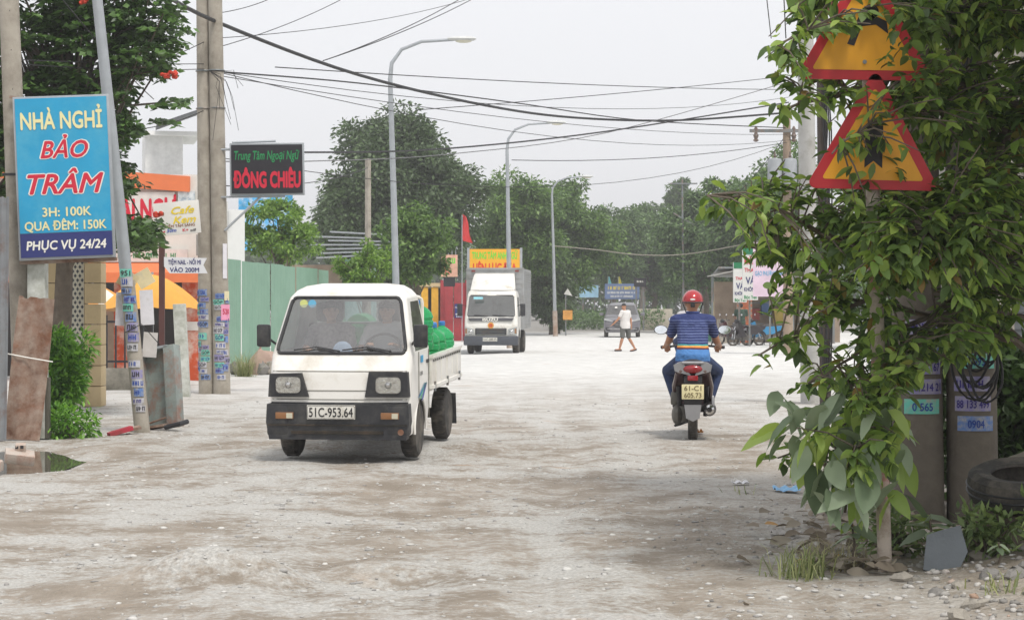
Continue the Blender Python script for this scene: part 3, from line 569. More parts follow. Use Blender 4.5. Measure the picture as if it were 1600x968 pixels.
# language school sign
t = thing('school_sign', 'black school sign with red and green lettering on twin poles', 'sign', P(418, 305, 35.4)); t.rotation_euler = (0, R(-.8), R(3))
MB().box((0, .03, .45), (1.28, .12, .9), bev=.008).build('frame', GALV, t); MB().box((0, -.04, .45), (1.22, .02, .84)).build('board', M('board_black', '26242a', .4), t)
lettering('Trung Tâm Ngoại Ngữ', t, (0, -.0535, .69), .15, GREENP, 1.12, .02, .2); lettering('ĐÔNG CHIÊU', t, (0, -.0535, .27), .26, REDP, 1.16, .06)
MB().tube([(-.6, .05, .92), (.15, .05, .94)], .02).build('lamp_bar', GALV, t); MB().tube([(-.85, .05, .8), (-.6, .05, .8)], .02).build('arm', GALV, t); MB().tube([(-.75, .05, -.6), (-.1, .05, 0)], .022).build('brace', GALV, t)
MB().box((-.3, .05, -.02), (1.2, .06, .03)).build('support_bar', GALV, t)
# green metal fence, one sheet after the other
GRF = M('green_fence', '7b9f8a', .6, var=.06, scale=2, dirt='86a894', damt=.3, dscale=.8)
A, B = Vector((-6.75, 45.5, 0)), Vector((-5.55, 62, 0)); ang = math.atan2(B.y-A.y, B.x-A.x)
t = thing('green_fence', 'tall green corrugated metal fence along the left roadside', 'fence', A); t.rotation_euler = (0, 0, ang); Lf = (B-A).length; n = 9
proto = None
for k in range(n):
    h = 2.62+.012*math.sin(k*2.1); x0 = k*Lf/n-.01; x1 = (k+1)*Lf/n+.01 if k not in (5, 7) else (k+1)*Lf/n-.09
    corr(x0, x1, .02, h, -.0+.02*(k % 2), .2, .008, 0, 0, 1, k).build('sheet', GRF, t, smooth=0)
for k in range(n+1): MB().box((k*Lf/n, .06, 1.3), (.05, .05, 2.6)).build('post', M('fence_post', '4f5a55', .6), t)
# shed and blue billboard behind the fence
t = thing('teal_shed', 'teal sheet metal shed with stacked roof channels behind fence', 'shed', P(560, 560, 72).to_2d().to_3d()); MB().box((0, 1, 1.6), (1.0, 2, 3.2)).build('wall', M('teal_sheet', '8fb5b2', .6), t); MB().box((-1.6, 1.3, 1.5), (2.2, 2, 3.0)).build('wall', M('plaster_brown', 'a3917e', .9, dirt='8a7a6a', damt=.4), t)
for k in range(7): MB().box((-.2+.08*k*(-1)**k, -.1-.02*k, 3.3+.13*k), (2.5-.2*(k % 3), .5, .05), (0, R(-3+k), 0)).build('roof_channel', GALV, t)
MB().box((-.52, -.06, 1.7), (.09, .09, 3.4)).build('post', BLACKM, t)
t = thing('blue_billboard', 'blue advertising board half hidden behind tiered tree', 'billboard', P(415, 575, 72).to_2d().to_3d()); MB().box((0, 0, 4.7), (1.9, .08, 2.4)).build('panel', M('bill_blue', '3fa3d8', .5, var=.3, scale=2, dirt='d8dde0', damt=.35, dscale=2.5), t)
for x in (-.8, .8): MB().box((x, .08, 2.4), (.12, .08, 4.8)).build('post', M('post_brown', '5a4c40', .8), t)
t = pole('concrete_pole', 'short square concrete pole in front of the huge tree', P(575, 548, 70).to_2d().to_3d(), P(575, 248, 70), .11, .1, n=4)
# street lamps
def street_lamp(label, px, top_py, D, arm_px, base_px):
    b0 = P(base_px, 500, D); t = thing('street_lamp', label, 'street lamp', (b0.x, D, 0), 0, 'street lamps along the left side'); s = D/F; dx = (px-base_px)*s; zt = P(px, top_py, D).z; A = arm_px*s
    pts = [(0, 0, -.1), (dx*.5, 0, zt*.5), (dx*.95, 0, zt-1.0), (dx+.05, 0, zt-.6), (dx+.3, 0, zt-.25), (dx+A*.5, 0, zt-.05), (dx+A, 0, zt)]
    MB().tube(pts[:3], [.1, .08, .06], 12).build('post', GALV, t); MB().tube(pts[2:], [.06, .052, .046, .042, .04], 10).build('arm', GALV, t)
    h = MB(); h.lathe([(.02, -.12), (.07, -.08), (.11, .1), (.13, .35), (.1, .55), (.03, .62)], (dx+A-.05, 0, zt+.02), 12, 'x', 1, .55); ho = h.build('lamp_head', M('lamp_grey', 'c8cac8', .5), t)
    MB().ball((dx+A+.25, 0, zt-.03), (.22, .1, .06), 10, 6).build('lens', M('lamp_lens', 'd5d2c0', .25), ho)
    MB().tube([(0, 0, -.1), (dx*.16, 0, zt*.16)], .125, 12).build('sleeve', M('sleeve_rust', 'a08674', .8, dirt='b5aea5', damt=.4), t); return t
street_lamp('tall curved street lamp directly above the white mini truck', 609, 62, 52, 100, 622)
street_lamp('second curved street lamp, above the box truck', 792, 192, 75.5, 68, 797)
street_lamp('farthest curved street lamp, beside the dark tree', 862, 276, 106, 48, 868)
# red gate, school boards, flag
REDW = M('red_gate', '9c3238', .6, var=.08, dirt='7a2a2c', damt=.3); t = thing('red_gate', 'dark red metal gate wall beside the box truck', 'gate', P(690, 532, 90).to_2d().to_3d()); t.rotation_euler = (0, 0, R(14))
for k in range(5): MB().box((k*.56+.25, 0, 1.3), (.53, .06, 2.55), bev=.01).build('panel', REDW, t)
for k in range(3): MB().box((k*1.12, -.05, 1.35), (.12, .14, 2.7), bev=.01).build('post', REDW, t)
f = MB().box((.75, -.06, 1.35), (.36, .02, .62)).build('notice', NAVYP, t); strokes(f, (.75, -.073, 1.5), .07, .3, WHITEP, 5); lettering('XE', f, (.78, -.073, 1.34), .11, WHITEP, .2, .03); strokes(f, (.75, -.073, 1.2), .06, .28, WHITEP, 6); strokes(f, (.77, -.073, 1.1), .06, .24, WHITEP, 7)
t = thing('yellow_gate_house', 'yellow columned gate house left of the red gate', 'gate house', P(676, 532, 91).to_2d().to_3d())
for x in (-.35, .1): MB().box((x, 0, 1.2), (.3, .3, 2.4), bev=.01).build('column', M('yellow_paint', 'd5a32e', .7), t)
MB().box((-.1, .6, 1.2), (.9, .2, 2.3)).build('back_wall', DARK, t); MB().box((-.1, .1, 2.5), (1.1, .6, .16)).build('lintel', M('beige_paint', 'c9b48c'), t)
t = thing('coloured_gate_sign', 'small pink and green gate sign with gooseneck lamps', 'sign', P(702, 433, 89)); MB().box((0, 0, .5), (.72, .06, .95)).build('board', M('pink_board', 'd8a890', .5, var=.2, scale=4), t)
strokes(t, (0, -.034, .72), .24, .6, M('lime_print', '5fd23c', .6), 8); strokes(t, (0, -.034, .3), .34, .62, M('salmon_print', 'd86a54', .6), 9)
for k in range(4): MB().tube([(-.2+k*.16, 0, .95), (-.2+k*.16, -.1, 1.25), (-.16+k*.16, -.3, 1.32), (-.12+k*.16, -.42, 1.2)], .018, 5).build('gooseneck_lamp', GALV, t)
MB().box((0, .1, -.2), (.5, .06, .4)).build('bracket', BLACKM, t)
t = thing('yellow_school_sign', 'yellow school sign with green and red letters behind box truck', 'sign', P(773, 545, 80).to_2d().to_3d()); z = P(773, 421, 80).z
MB().box((0, 0, z+.3), (1.96, .1, 1.0)).build('board', M('board_yellow', 'e8ab24', .5, var=.05), t); lettering('TRUNG TÂM ANH NGỮ', t, (0, -.055, z+.55), .26, M('lime_print', '5fd23c'), 1.78, .04); lettering('LIÊN LỤC ĐỊA', t, (0, -.055, z+.08), .32, M('scarlet_print', 'd83a22'), 1.7, .05)
for x in (-1.03, 1.03): MB().box((x, 0, (z+.85)/2), (.1, .12, z+.85)).build('post', GALV, t)
t = thing('red_flag', 'red flag hanging from a thin pole above the gate', 'flag', P(722, 535, 88).to_2d().to_3d()); MB().tube([(0, 0, 0), (0, 0, P(0, 336, 88).z)], .02, 6).build('flagpole', GALV, t)
z1 = P(0, 338, 88).z; MB().grid(lambda u, v: (.02+.42*u*(.35+.65*v)+.03*math.sin(7*v), .05*math.sin(6*u+4*v), z1-1.15*v+.1*(1-u)), 8, 10).build('cloth', M('flag_red', 'c03434', .8), t)
# ---------------------------------------------------------------- vehicles
def interp(z, tab):
    for (z0, a), (z1, b) in zip(tab, tab[1:]):
        if z <= z1: k = (z-z0)/(z1-z0) if z1 > z0 else 0; return a+(b-a)*max(0, k)
    return tab[-1][1]
def shell(zs, W, YF, YB, rc, cls, nf=44, ns=60, nc=6):
    """body lofted from rounded-rectangle rings; cls(x,y,z,side) names the mesh each face goes to (None = opening)"""
    rings = []
    for z in zs:
        w, y0, y1 = interp(z, W), interp(z, YF), interp(z, YB); r = min(rc, w*.4, (y1-y0)*.4); pts = []
        def arc(cx, cy, a0):
            return [(cx+r*math.cos(R(a0+90*k/nc)), cy+r*math.sin(R(a0+90*k/nc)), z) for k in range(nc+1)]
        bow = .035*w
        pts += [(-w+r+(2*w-2*r)*k/nf, y0-bow*(1-(2*k/nf-1)**2), z) for k in range(1, nf)]; pts += arc(w-r, y0+r, -90)
        pts += [(w, y0+r+(y1-y0-2*r)*k/ns, z) for k in range(1, ns)]; pts += arc(w-r, y1-r, 0)
        pts += [(w-r-(2*w-2*r)*k/nf, y1, z) for k in range(1, nf)]; pts += arc(-w+r, y1-r, 90)
        pts += [(-w, y1-r-(y1-y0-2*r)*k/ns, z) for k in range(1, ns)]; pts += arc(-w+r, y0+r, 180)
        rings.append(pts)
    n = len(rings[0]); out = {}
    sides = ['front']*(nf-1)+['cfr']*(nc+1)+['right']*(ns-1)+['cbr']*(nc+1)+['back']*(nf-1)+['cbl']*(nc+1)+['left']*(ns-1)+['cfl']*(nc+1)
    for i in range(len(rings)-1):
        for j in range(n):
            q = [rings[i][j], rings[i][(j+1) % n], rings[i+1][(j+1) % n], rings[i+1][j]]; c = [sum(p[k] for p in q)/4 for k in range(3)]
            k = cls(c[0], c[1], c[2], sides[j])
            if k: b = out.setdefault(k, ([], {})); b[0].append([b[1].setdefault(tuple(round(a, 5) for a in p), len(b[1])) for p in q])
    top = rings[-1]; b = out.setdefault('body', ([], {})); b[0].append([b[1].setdefault(tuple(round(a, 5) for a in p), len(b[1])) for p in top])
    res = {}
    for k, (fs, vd) in out.items(): m = MB(); m.add(list(vd), [f for f in fs if len(set(f)) > 2]); res[k] = m
    return res
def seal(poly3, r, mat, parent, name): return MB().loop(poly3, r, 6).build(name, mat, parent)
def in_rr(x, z, cx, cz, w, h, r):
    dx, dz = abs(x-cx)-(w/2-r), abs(z-cz)-(h/2-r)
    return math.hypot(max(dx, 0), max(dz, 0)) < r if (dx > 0 and dz > 0) else (dx < r and dz < r)
TYRE = M('tyre_rubber', '3a3836', .9, var=.15, scale=14, dirt='6d675e', damt=.35, dscale=5, bump=.3); RIM = M('rim_grey', '6c6b68', .6, .4, dirt='5a5046', damt=.3); BLKPL = M('black_plastic', '2b2c30', .6, var=.1, dirt='4a4946', damt=.3, dscale=6); CHROME = M('chrome', 'c8c8c8', .15, 1); LAMPG = glass('lamp_glass', (.97, .97, .96), .05); AMBER = M('amber_lens', '8f6440', .3); SEATM = M('seat_dark', '3a393c', .8); UNDER = M('chassis', '26241f', .9, dirt='4a3f34', damt=.4)
def wheel(t, c, r, w, rim=.58, spokes=0):
    x, y, z = c; b = MB(); h = w/2
    b.lathe([(r*rim, -h), (r*.9, -h), (r*.98, -h*.75), (r, -h*.4), (r, h*.4), (r*.98, h*.75), (r*.9, h), (r*rim, h)], (x, y, z), 32, 'x'); o = b.build('wheel', TYRE, t)
    d = MB()
    for s in (-1, 1): d.lathe([(r*rim, s*h*.9), (r*rim*.9, s*h*.8), (r*rim*.7, s*h*.5), (r*.22, s*h*.62), (r*.18, s*h*.85), (.005, s*h*.88)], (x, y, z), 20, 'x')
    d.build('rim', RIM, o); g = MB()
    for k in range(28):
        a = 2*math.pi*k/28; g.box((x, y+r*math.cos(a), z+r*math.sin(a)), (w*.7, .012, .012), (a, 0, 0))
    struct(g.build('tread', TYRE, o), 'stuff'); return o
def plate(t, c, w, h, lines, mat, ink, rot=None):
    p = MB().box(c, (w, .012, h), rot, .003).build('licence_plate', mat, t)
    for s, dz, cap, ww in lines: lettering(s, p, (c[0], c[1]-.0085, c[2]+dz), cap, ink, ww, .015, name='plate_number')
    MB().loop([(c[0]+x, c[1]-.007, c[2]+z) for x, z in rrect(w-.012, h-.012, .012, 3)], .0018, 4).build('plate_rim', ink, p); return p
PLW = M('plate_white', 'dcdad2', .5, var=.03, dirt='b0a898', damt=.2, dscale=14)
def mini_truck():
    t = thing('mini_truck', 'white mini truck loaded with green water bottles driving towards us', 'truck', (-1.665, 19.75, 0), -7.3); t.rotation_euler = (R(2), 0, R(-7.3))
    PAINT = M('white_paint', 'eceae4', .32, var=.02, scale=2, dirt='cfc8ba', damt=.26, dscale=2.2, coat=.25, bump=.05, bscale=3)
    W = [(.26, .665), (.55, .695), (.9, .695), (1.03, .695), (1.58, .585), (1.65, .53), (1.69, .46), (1.71, .34)]
    YF = [(.26, .04), (.55, .01), (.88, .03), (1.03, .1), (1.58, .40), (1.65, .48), (1.69, .58), (1.71, .72)]; YB = [(.26, 1.2), (1.1, 1.2), (1.6, 1.16), (1.69, 1.08), (1.71, .95)]
    zs = list(np.linspace(.26, 1.03, 34))+list(np.linspace(1.045, 1.6, 36))+[1.615, 1.63, 1.645, 1.66, 1.672, 1.682, 1.69, 1.697, 1.703, 1.707, 1.71]
    wy = lambda z: interp(z, W)
    def cls(x, y, z, s):
        if s in ('front', 'cfr', 'cfl') and 1.055 < z < 1.585:
            if in_rr(x/(wy(z)-.05), z, 0, 1.32, 2, .53, .07): return 'windshield'
        if s in ('right', 'left'):
            if (y-.63)**2+(z-.28)**2 < .315**2: return None
            if 1.06 < z < 1.54 and y > interp(z, YF)+.22 and y < 1.05: return 'window_'+s
        if s == 'back' and 1.08 < z < 1.52 and abs(x) < .47: return 'rear_window'
        return 'body'
    sh = shell(zs, W, YF, YB, .09, cls); body = sh['body'].build('cab', PAINT, t)
    sh['windshield'].build('windshield', glass('windshield_glass', (.93, .96, .96), .2), t); [sh['window_'+q].build('side_window', glass('side_glass', (.5, .55, .55), .12), t) for q in ('left', 'right')]; sh['rear_window'].build('rear_window', glass('side_glass'), t)
    def fs(x, z, o=.006): return (x, interp(z, YF)-.035*wy(z)*(1-(x/wy(z))**2)-o, z)      # point on the cab front
    def corner(x, z, o):
        w = wy(z); r = .09; xx = abs(x)
        y = interp(z, YF)-o
        if xx > w-r: y = interp(z, YF)+r-math.sqrt(max(0, r*r-(xx-w+r)**2))-o
        else: y -= .035*w*(1-((xx)/(w-r))**2)
        return (x, y, z)
    q = rrect(2, .53, .07, 5, 0, 1.32); dense = []
    for a, b2 in zip(q, q[1:]+q[:1]):
        m = 10 if math.hypot(a[0]-b2[0], a[1]-b2[1]) > .3 else 1
        dense += [(a[0]+(b2[0]-a[0])*k/m, a[1]+(b2[1]-a[1])*k/m) for k in range(m)]
    seal([corner(x*(wy(z)-.05), z, .004) for x, z in dense], .018, BLKPL, t, 'windshield_seal')
    # panel lines and the recessed nose panel
    for z in (.615, .885): MB().tube([corner(x, z, .0005) for x in np.linspace(-.66, .66, 25)], .004, 5).build('panel_gap', M('gap_grey', '6f6c62', .8), body)
    MB().tube([corner(x, .70, .002) for x in np.linspace(-.42, .34, 16)], .004, 5).build('panel_gap', M('gap_grey', '6f6c62'), body)
    MB().tube([corner(x, .58, .002) for x in np.linspace(-.67, .67, 25)], .009, 5).build('panel_gap', BLKPL, body)
    for s in (-1, 1):
        poly = [(s*.30, .88), (s*.675, .88), (s*.69, .64), (s*.26, .64)] if s > 0 else [(-.675, .86), (-.36, .87), (-.29, .64), (-.69, .64)]
        o = MB().prism(poly if s > 0 else poly[::-1], -.03, .06).build('headlamp', BLKPL, t); hx = s*.49
        MB().prism(rrect(.24, .15, .04, 4, hx, .755), -.036, -.02).build('reflector', M('reflector', 'd8d8d4', .12, 1, var=.3, scale=25, bump=.6, bscale=40), o); MB().prism(rrect(.25, .16, .045, 4, hx, .755), -.046, -.037).build('lens', LAMPG, o); MB().ball((hx, -.036, .755), (.035, .012, .035), 10, 6).build('bulb', CHROME, o)
    bp = MB(); bp.prism([(-.69, .575), (.69, .575), (.70, .40), (.67, .235), (-.67, .235), (-.70, .40)], -.085, .08)
    bo = bp.build('bumper', BLKPL, t); MB().box((0, -.088, .375), (1.36, .02, .014)).build('bumper_groove', UNDER, bo); MB().box((0, -.09, .305), (.9, .02, .03)).build('air_slot', UNDER, bo)
    for s in (-1, 1): f = MB().box((s*.515, -.09, .465), (.175, .02, .062), bev=.004).build('indicator', AMBER, bo); MB().box((s*.515+.05, -.1015, .465), (.06, .004, .05)).build('clear_lens', M('clear_lens', 'c8c4b0', .2), f)
    for s in (-1, 1): MB().box((s*.585, .0, .42), (.22, .18, .3), bev=.03).build('bumper_end', BLKPL, bo)
    MB().lathe([(.03, 0), (.03, .02)], (.62, -.1, .31), 10, 'y').build('tow_hook', RUST, bo)
    plate(t, (-.055, -.105, .50), .47, .135, [('51C-953.64', 0, .088, .43)], PLW, BLKP)
    for s in (-1, 1):
        wheel(t, (s*.60, .63, .275), .275, .155); wheel(t, (s*.60, 2.47, .275), .275, .155)
        b = MB(); b.tube([(s*.685, .63+.318*math.cos(R(a)), .28+.318*math.sin(R(a))) for a in range(-5, 186, 10)], .012, 6); b.build('arch_lip', PAINT, body)
    for x0, x1 in ((-.46, -.0), (.02, .5)):        # wipers
        b = MB(); b.tube([corner(x0, 1.085, .03), corner((x0+x1)/2, 1.115, .03), corner(x1, 1.075, .03)] if x0 > 0 or True else [], .008, 6); b.tube([corner(x1, 1.055, .02), corner((x0+x1)/2, 1.11, .035)], .009, 6); b.build('wiper', BLKPL, t)
    for s in (-1, 1):
        b = MB(); b.tube([(s*.66, .26, 1.12), (s*.74, .17, 1.2)], .012, 6); m = b.build('mirror', BLKPL, t); MB().box((s*.775, .16, 1.22), (.14, .06, .22), (0, 0, s*.25), .025).build('mirror_housing', BLKPL, m)
    for x, c in ((-.42, 'd6dc8a'), (-.335, '6cb8dc')): MB().lathe([(.04, 0), (.04, .003)], corner(x, 1.525, .006), 18, 'y').build('window_sticker', M('stk'+c, c, .5), t)
    MB().tube([(.7, .48+.0, .42), (.7, .48, 1.05)], .004, 4).build('door_gap', M('gap_grey', '6f6c62'), body); MB().tube([(.699, 1.06, .35), (.699, 1.06, 1.05)], .004, 4).build('door_gap', M('gap_grey', '6f6c62'), body)
    MB().box((.7, .98, .93), (.02, .1, .035), bev=.006).build('door_handle', BLKPL, body)
    for k, (c, z) in enumerate((('3a8ab8', .70), ('6ab89a', .68), ('5a62a8', .66))): MB().add([(.701, .42+.1*k, z-.1), (.701, .5+.1*k, z-.1), (.701, .95, z+.02+.02*k), (.701, .8, z+.02+.02*k)], [(0, 1, 2, 3)]).build('decal', M('decal'+c, c, .5), body)
    MB().box((.7005, .66, .97), (.004, .13, .07)).build('decal', M('decal_b', '4aa0cc'), body); strokes(body, (.7015, .62, .83), .04, .14, BLKP, 2, base=Matrix.Rotation(R(90), 4, 'Z') @ FACE)
    # cabin
    MB().box((0, .72, .62), (1.26, .9, .08)).build('cab_floor', UNDER, t); d = MB(); d.sprism([(.2, .85), (.2, 1.04), (.36, 1.06), (.5, .98), (.5, .8)], -.62, .62); d.build('dashboard', M('dash_grey', '6c6e72', .8), t)
    MB().ball((-.03, .33, 1.06), (.1, .03, .1), 14, 8).build('dash_ornament', M('ornament', '9fb2cc', .5), t)
    for s in (-1, 1):
        b = MB(); b.box((s*.32, .92, .82), (.46, .44, .14), bev=.04); b.box((s*.32, 1.08, 1.08), (.44, .12, .46), (R(-8), 0, 0), .04); o = b.build('seat', SEATM, t); MB().box((s*.32, 1.1, 1.42), (.28, .09, .2), (R(-6), 0, 0), .035).build('headrest', SEATM, o)
    sw = MB(); c = Vector((.33, .52, 1.07)); q = Matrix.Rotation(R(-38), 3, 'X'); sw.loop([c+q @ Vector((.185*math.cos(a*.2618), 0, .185*math.sin(a*.2618))) for a in range(24)], .013, 6); sw.tube([c+q @ Vector((-.18, 0, 0)), c+q @ Vector((.18, 0, 0))], .012); sw.tube([c, c+Vector((0, -.15, -.2))], .02); sw.build('steering_wheel', BLKPL, t)
    # chassis and load bed
    ch = MB(); ch.box((0, 1.7, .36), (.7, 2.7, .12)); ch.box((0, .63, .3), (1.1, .09, .09)); ch.box((0, 2.47, .28), (1.1, .1, .1)); ch.box((.1, 1.1, .24), (.5, .5, .14)); ch.ball((0, 2.47, .28), (.13, .13, .12)); ch.box((.45, 1.5, .36), (.14, .5, .2)); ch.build('chassis', UNDER, t)
    bed = MB(); bed.box((0, 2.22, .67), (1.36, 1.92, .13)); bo = bed.build('bed_floor', PAINT, t)
    for s in (-1, 1):
        b = MB(); b.box((s*.685, 2.22, .80), (.03, 1.92, .30), bev=.006); b.box((s*.69, 2.22, .645), (.05, 1.94, .035)); b.box((s*.69, 2.22, .955), (.05, 1.94, .03)); o = b.build('bed_side', PAINT, t)
        for k in range(15): MB().box((s*.7015, 1.36+k*.122, .91), (.006, .06, .022)).build('slot', M('slot_dark', '55534e', .8), o)
        for k in range(3): MB().box((s*.705, 1.4+k*.82, .645), (.02, .05, .1)).build('hinge', STEEL, o)
        for k in range(5): MB().box((s*.703, 1.5+k*.36, .79), (.008, .03, .2)).build('rib', PAINT, o)
    MB().box((0, 3.18, .80), (1.4, .03, .30), bev=.006).build('tailgate', PAINT, t)
    for s in (-1, 1): MB().box((s*.6, 2.83, .3), (.2, .015, .34), (R(8), 0, 0)).build('mud_flap', BLKPL, t)
    b = MB(); b.loop([(x, 1.26, z) for x, z in rrect(1.2, .98, .06, 3, 0, 1.08)], .018); b.tube([(-.6, 1.26, 1.3), (.6, 1.26, 1.3)], .014); b.build('head_rack', PAINT, t)
    return t
TRUCK = mini_truck()
# 20-litre bottles: each one a thing resting on the bed
def bottle_mesh():
    g = bpy.data.materials.new('green_plastic'); g.use_nodes = True; b = g.node_tree.nodes['Principled BSDF']; b.inputs['Base Color'].default_value = lin('52c886')+(1,); b.inputs['Roughness'].default_value = .18; b.inputs['Transmission Weight'].default_value = .6; b.inputs['IOR'].default_value = 1.15
    nz = node(g.node_tree, 'ShaderNodeTexNoise', Scale=5); bp = node(g.node_tree, 'ShaderNodeBump', Strength=.1); g.node_tree.links.new(nz.outputs[0], bp.inputs['Height']); g.node_tree.links.new(bp.outputs[0], b.inputs['Normal'])
    m = MB(); pr = [(.1, 0), (.128, .012)]
    for k in range(4): z = .03+k*.075; pr += [(.136, z), (.136, z+.045), (.126, z+.055), (.126, z+.065)]
    pr += [(.136, .335), (.12, .385), (.075, .43), (.036, .455), (.03, .475)]; m.lathe(pr, n=22); body = m
    c = MB(); c.lathe([(.034, .468), (.036, .475), (.036, .51), (.03, .515)], n=14); return body, c, g
bb, bc, gm = bottle_mesh(); capm = M('bottle_cap', '3f7fc4', .45)
proto = thing('water_bottle', 'x', 'water bottle', (0, 0, 0), 0, 'green water bottles on the mini truck'); bb.build('bottle_body', gm, proto); bc.build('cap', capm, proto)
TM = Matrix.Translation(TRUCK.location) @ TRUCK.rotation_euler.to_matrix().to_4x4()
spots = [(.53+.03*math.sin(k*2.3), 1.97+.285*k, .737, 0, 'green water bottle by the right bed side, number %s from the cab' % w) for k, w in enumerate(('one', 'two', 'three', 'four'))]
spots += [(.21, 1.42+.29*k, .737, 0, 'green water bottle one row in from the right bed side, %s from the cab' % w) for k, w in enumerate(('first', 'second', 'third', 'fourth', 'fifth', 'sixth'))]
spots += [(.53, 1.28, .873, 1, 'lying green water bottle under the topmost one'), (.55, 1.43, 1.012, 0, 'topmost green water bottle standing right behind the cab corner'), (-.08, 1.33, 1.25, 1, 'green water bottle lying with its base seen through the rear window'), (-.09, 1.42, .737, 0, 'green water bottle under the lying one behind the cab'), (-.4, 1.42, .737, 0, 'green water bottle at the left bed side behind the cab'), (-.40, 1.33, 1.25, 1, 'lying green water bottle at the left behind the rear window')]
for i, (x, y, z, ly, lab) in enumerate(spots):
    o = proto if i == 0 else copy_tree(proto); o['label'] = lab; m = TM @ Matrix.Translation((x, y, z))
    if ly: m = m @ Matrix.Rotation(R(-90), 4, 'X')
    o.matrix_world = m; o.location = m.translation; o.rotation_euler = m.to_euler()
# ---- box truck
def box_truck():
    t = thing('box_truck', 'white cab box truck with silver corrugated cargo body', 'truck', (P(768, 0, 66).x-.02, 66, 0), -4.5); PW = M('truck_white', 'e6e4de', .35, var=.03, dirt='bdb6a8', damt=.2, coat=.3); ALU = M('aluminium_sheet', 'a9abac', .45, .4, var=.1, dirt='8d8b86', damt=.3)
    W = [(.5, .84), (.9, .86), (1.2, .86), (1.9, .8), (2.02, .76), (2.08, .66)]; YF = [(.5, .02), (.9, .0), (1.2, .06), (1.9, .34), (2.02, .42), (2.08, .6)]; YB = [(.5, 1.55), (2.08, 1.5)]
    zs = list(np.linspace(.5, 1.18, 18))+list(np.linspace(1.2, 1.94, 28))+[1.97, 2.0, 2.03, 2.05, 2.07, 2.08]
    def cls(x, y, z, s):
        if s in ('front', 'cfr', 'cfl') and in_rr(x/(interp(z, W)-.07), z, 0, 1.55, 2, .68, .08): return 'windshield'
        if s in ('left', 'right'):
            if 1.2 < z < 1.82 and interp(z, YF)+.25 < y < 1.2: return 'window_'+s
            if (y-.95)**2+(z-.38)**2 < .43**2: return None
        return 'body'
    sh = shell(zs, W, YF, YB, .1, cls, 36, 36); body = sh['body'].build('cab', PW, t); sh['windshield'].build('windshield', glass('truck_glass', (.45, .5, .52), .16), t); [sh['window_'+q].build('side_window', glass('truck_glass'), t) for q in ('left', 'right')]
    q = rrect(2, .68, .08, 4, 0, 1.55); MB().loop([(x*(interp(z, W)-.07), interp(z, YF)-.03*(1-x*x)-.004+(.03 if abs(x) > .95 else 0), z) for x, z in q], .018, 6).build('windshield_seal', BLKPL, t)
    MB().box((-.42, .1, 1.8), (.3, .01, .08), (R(-22), 0, 0)).build('window_sticker', M('stk_cyan', '8fd0dc'), t)
    f = MB(); f.prism([(-.74, 1.16), (.74, 1.16), (.68, 1.06), (-.68, 1.06)], -.035, .05); f = f.build('name_strip', M('strip_dark', '55555a', .5), t); lettering('ISUZU', f, (-.02, -.0385, 1.11), .085, WHITEP, .5, .06)
    e = MB().lathe([(.1, 0), (.1, .012)], (-.0, -.048, .92), 20, 'y').build('round_emblem', M('emblem_gold', 'd8a040', .5), t); MB().lathe([(.065, 0), (.065, .006)], (0, -.054, .92), 16, 'y').build('emblem_centre', M('emblem_red', 'c0562c'), e)
    g = MB().box((0, -.015, .72), (1.02, .06, .22), bev=.02).build('grille', BLKPL, t)
    for k in range(3): MB().box((0, -.05, .65+k*.07), (.9, .02, .018)).build('grille_bar', STEEL, g)
    for s in (-1, 1): h = MB().prism([(s*.53, .62), (s*.84, .62), (s*.85, .88), (s*.56, .8)], -.03, .1).build('headlamp', M('lamp_clear', 'b9bcbc', .15, .3), t); MB().ball((s*.66, -.03, .7), (.075, .02, .07)).build('reflector', CHROME, h); MB().box((s*.8, -.02, .74), (.06, .03, .16)).build('indicator', AMBER, h)
    b = MB().box((0, .03, .43), (1.76, .26, .3), bev=.04).build('bumper', M('bumper_slate', '4a4e56', .6), t); plate(b, (-.02, -.105, .47), .47, .13, [('51C-300.75', 0, .08, .42)], PLW, BLKP)
    for s in (-1, 1):
        wheel(t, (s*.74, .95, .37), .37, .2); wheel(t, (s*.74, 3.4, .37), .37, .22); o = MB().tube([(s*.84, .28, 1.55), (s*1.0, .12, 1.6), (s*1.0, .12, 1.2)], .014).build('mirror', BLKPL, t); MB().box((s*1.02, .12, 1.42), (.17, .07, .4), bev=.03).build('mirror_housing', BLKPL, o)
        MB().tube([(s*.3-.25, .03, 1.25), (s*.3+.2, .0, 1.23)], .012).build('wiper', BLKPL, t)
    MB().box((0, 2.6, .62), (.8, 5, .2)).build('chassis', UNDER, t); bx = MB(); bx.box((0, 3.45, 1.78), (1.84, 3.7, 2.0)); bo = bx.build('cargo_box', ALU, t)
    for s in (-1, 1):
        for k in range(24): MB().box((s*.925, 3.45, .9+k*.078), (.03, 3.62, .035), bev=.008).build('side_rib', ALU, bo)
        MB().box((s*.93, 1.62, 1.78), (.05, .06, 2.04)).build('corner_post', ALU, bo)
    for k in range(10): MB().box((0, 1.59, .95+k*.17), (1.76, .02, .05)).build('front_rib', ALU, bo)
    MB().box((0, 1.62, 2.77), (1.9, .08, .07)).build('top_rail', ALU, bo)
    for s in (-.72, .72): MB().box((s, 1.57, 2.7), (.12, .03, .06)).build('marker_lamp', M('marker_red', '8a3a34'), bo)
    d = MB(); n = 14; prof = [(2.06, .42, .72), (2.2, .62, .71), (2.4, .85, .69), (2.58, 1.15, .66), (2.63, 1.5, .64)]
    d.grid(lambda u, v: (lambda i, f: ((2*u-1)*(prof[i][2]+(prof[i+1][2]-prof[i][2])*f), prof[i][1]+(prof[i+1][1]-prof[i][1])*f+.16*abs(2*u-1)**5, prof[i][0]+(prof[i+1][0]-prof[i][0])*f))(min(3, int(v*4)), v*4-min(3, int(v*4))), n, 16)
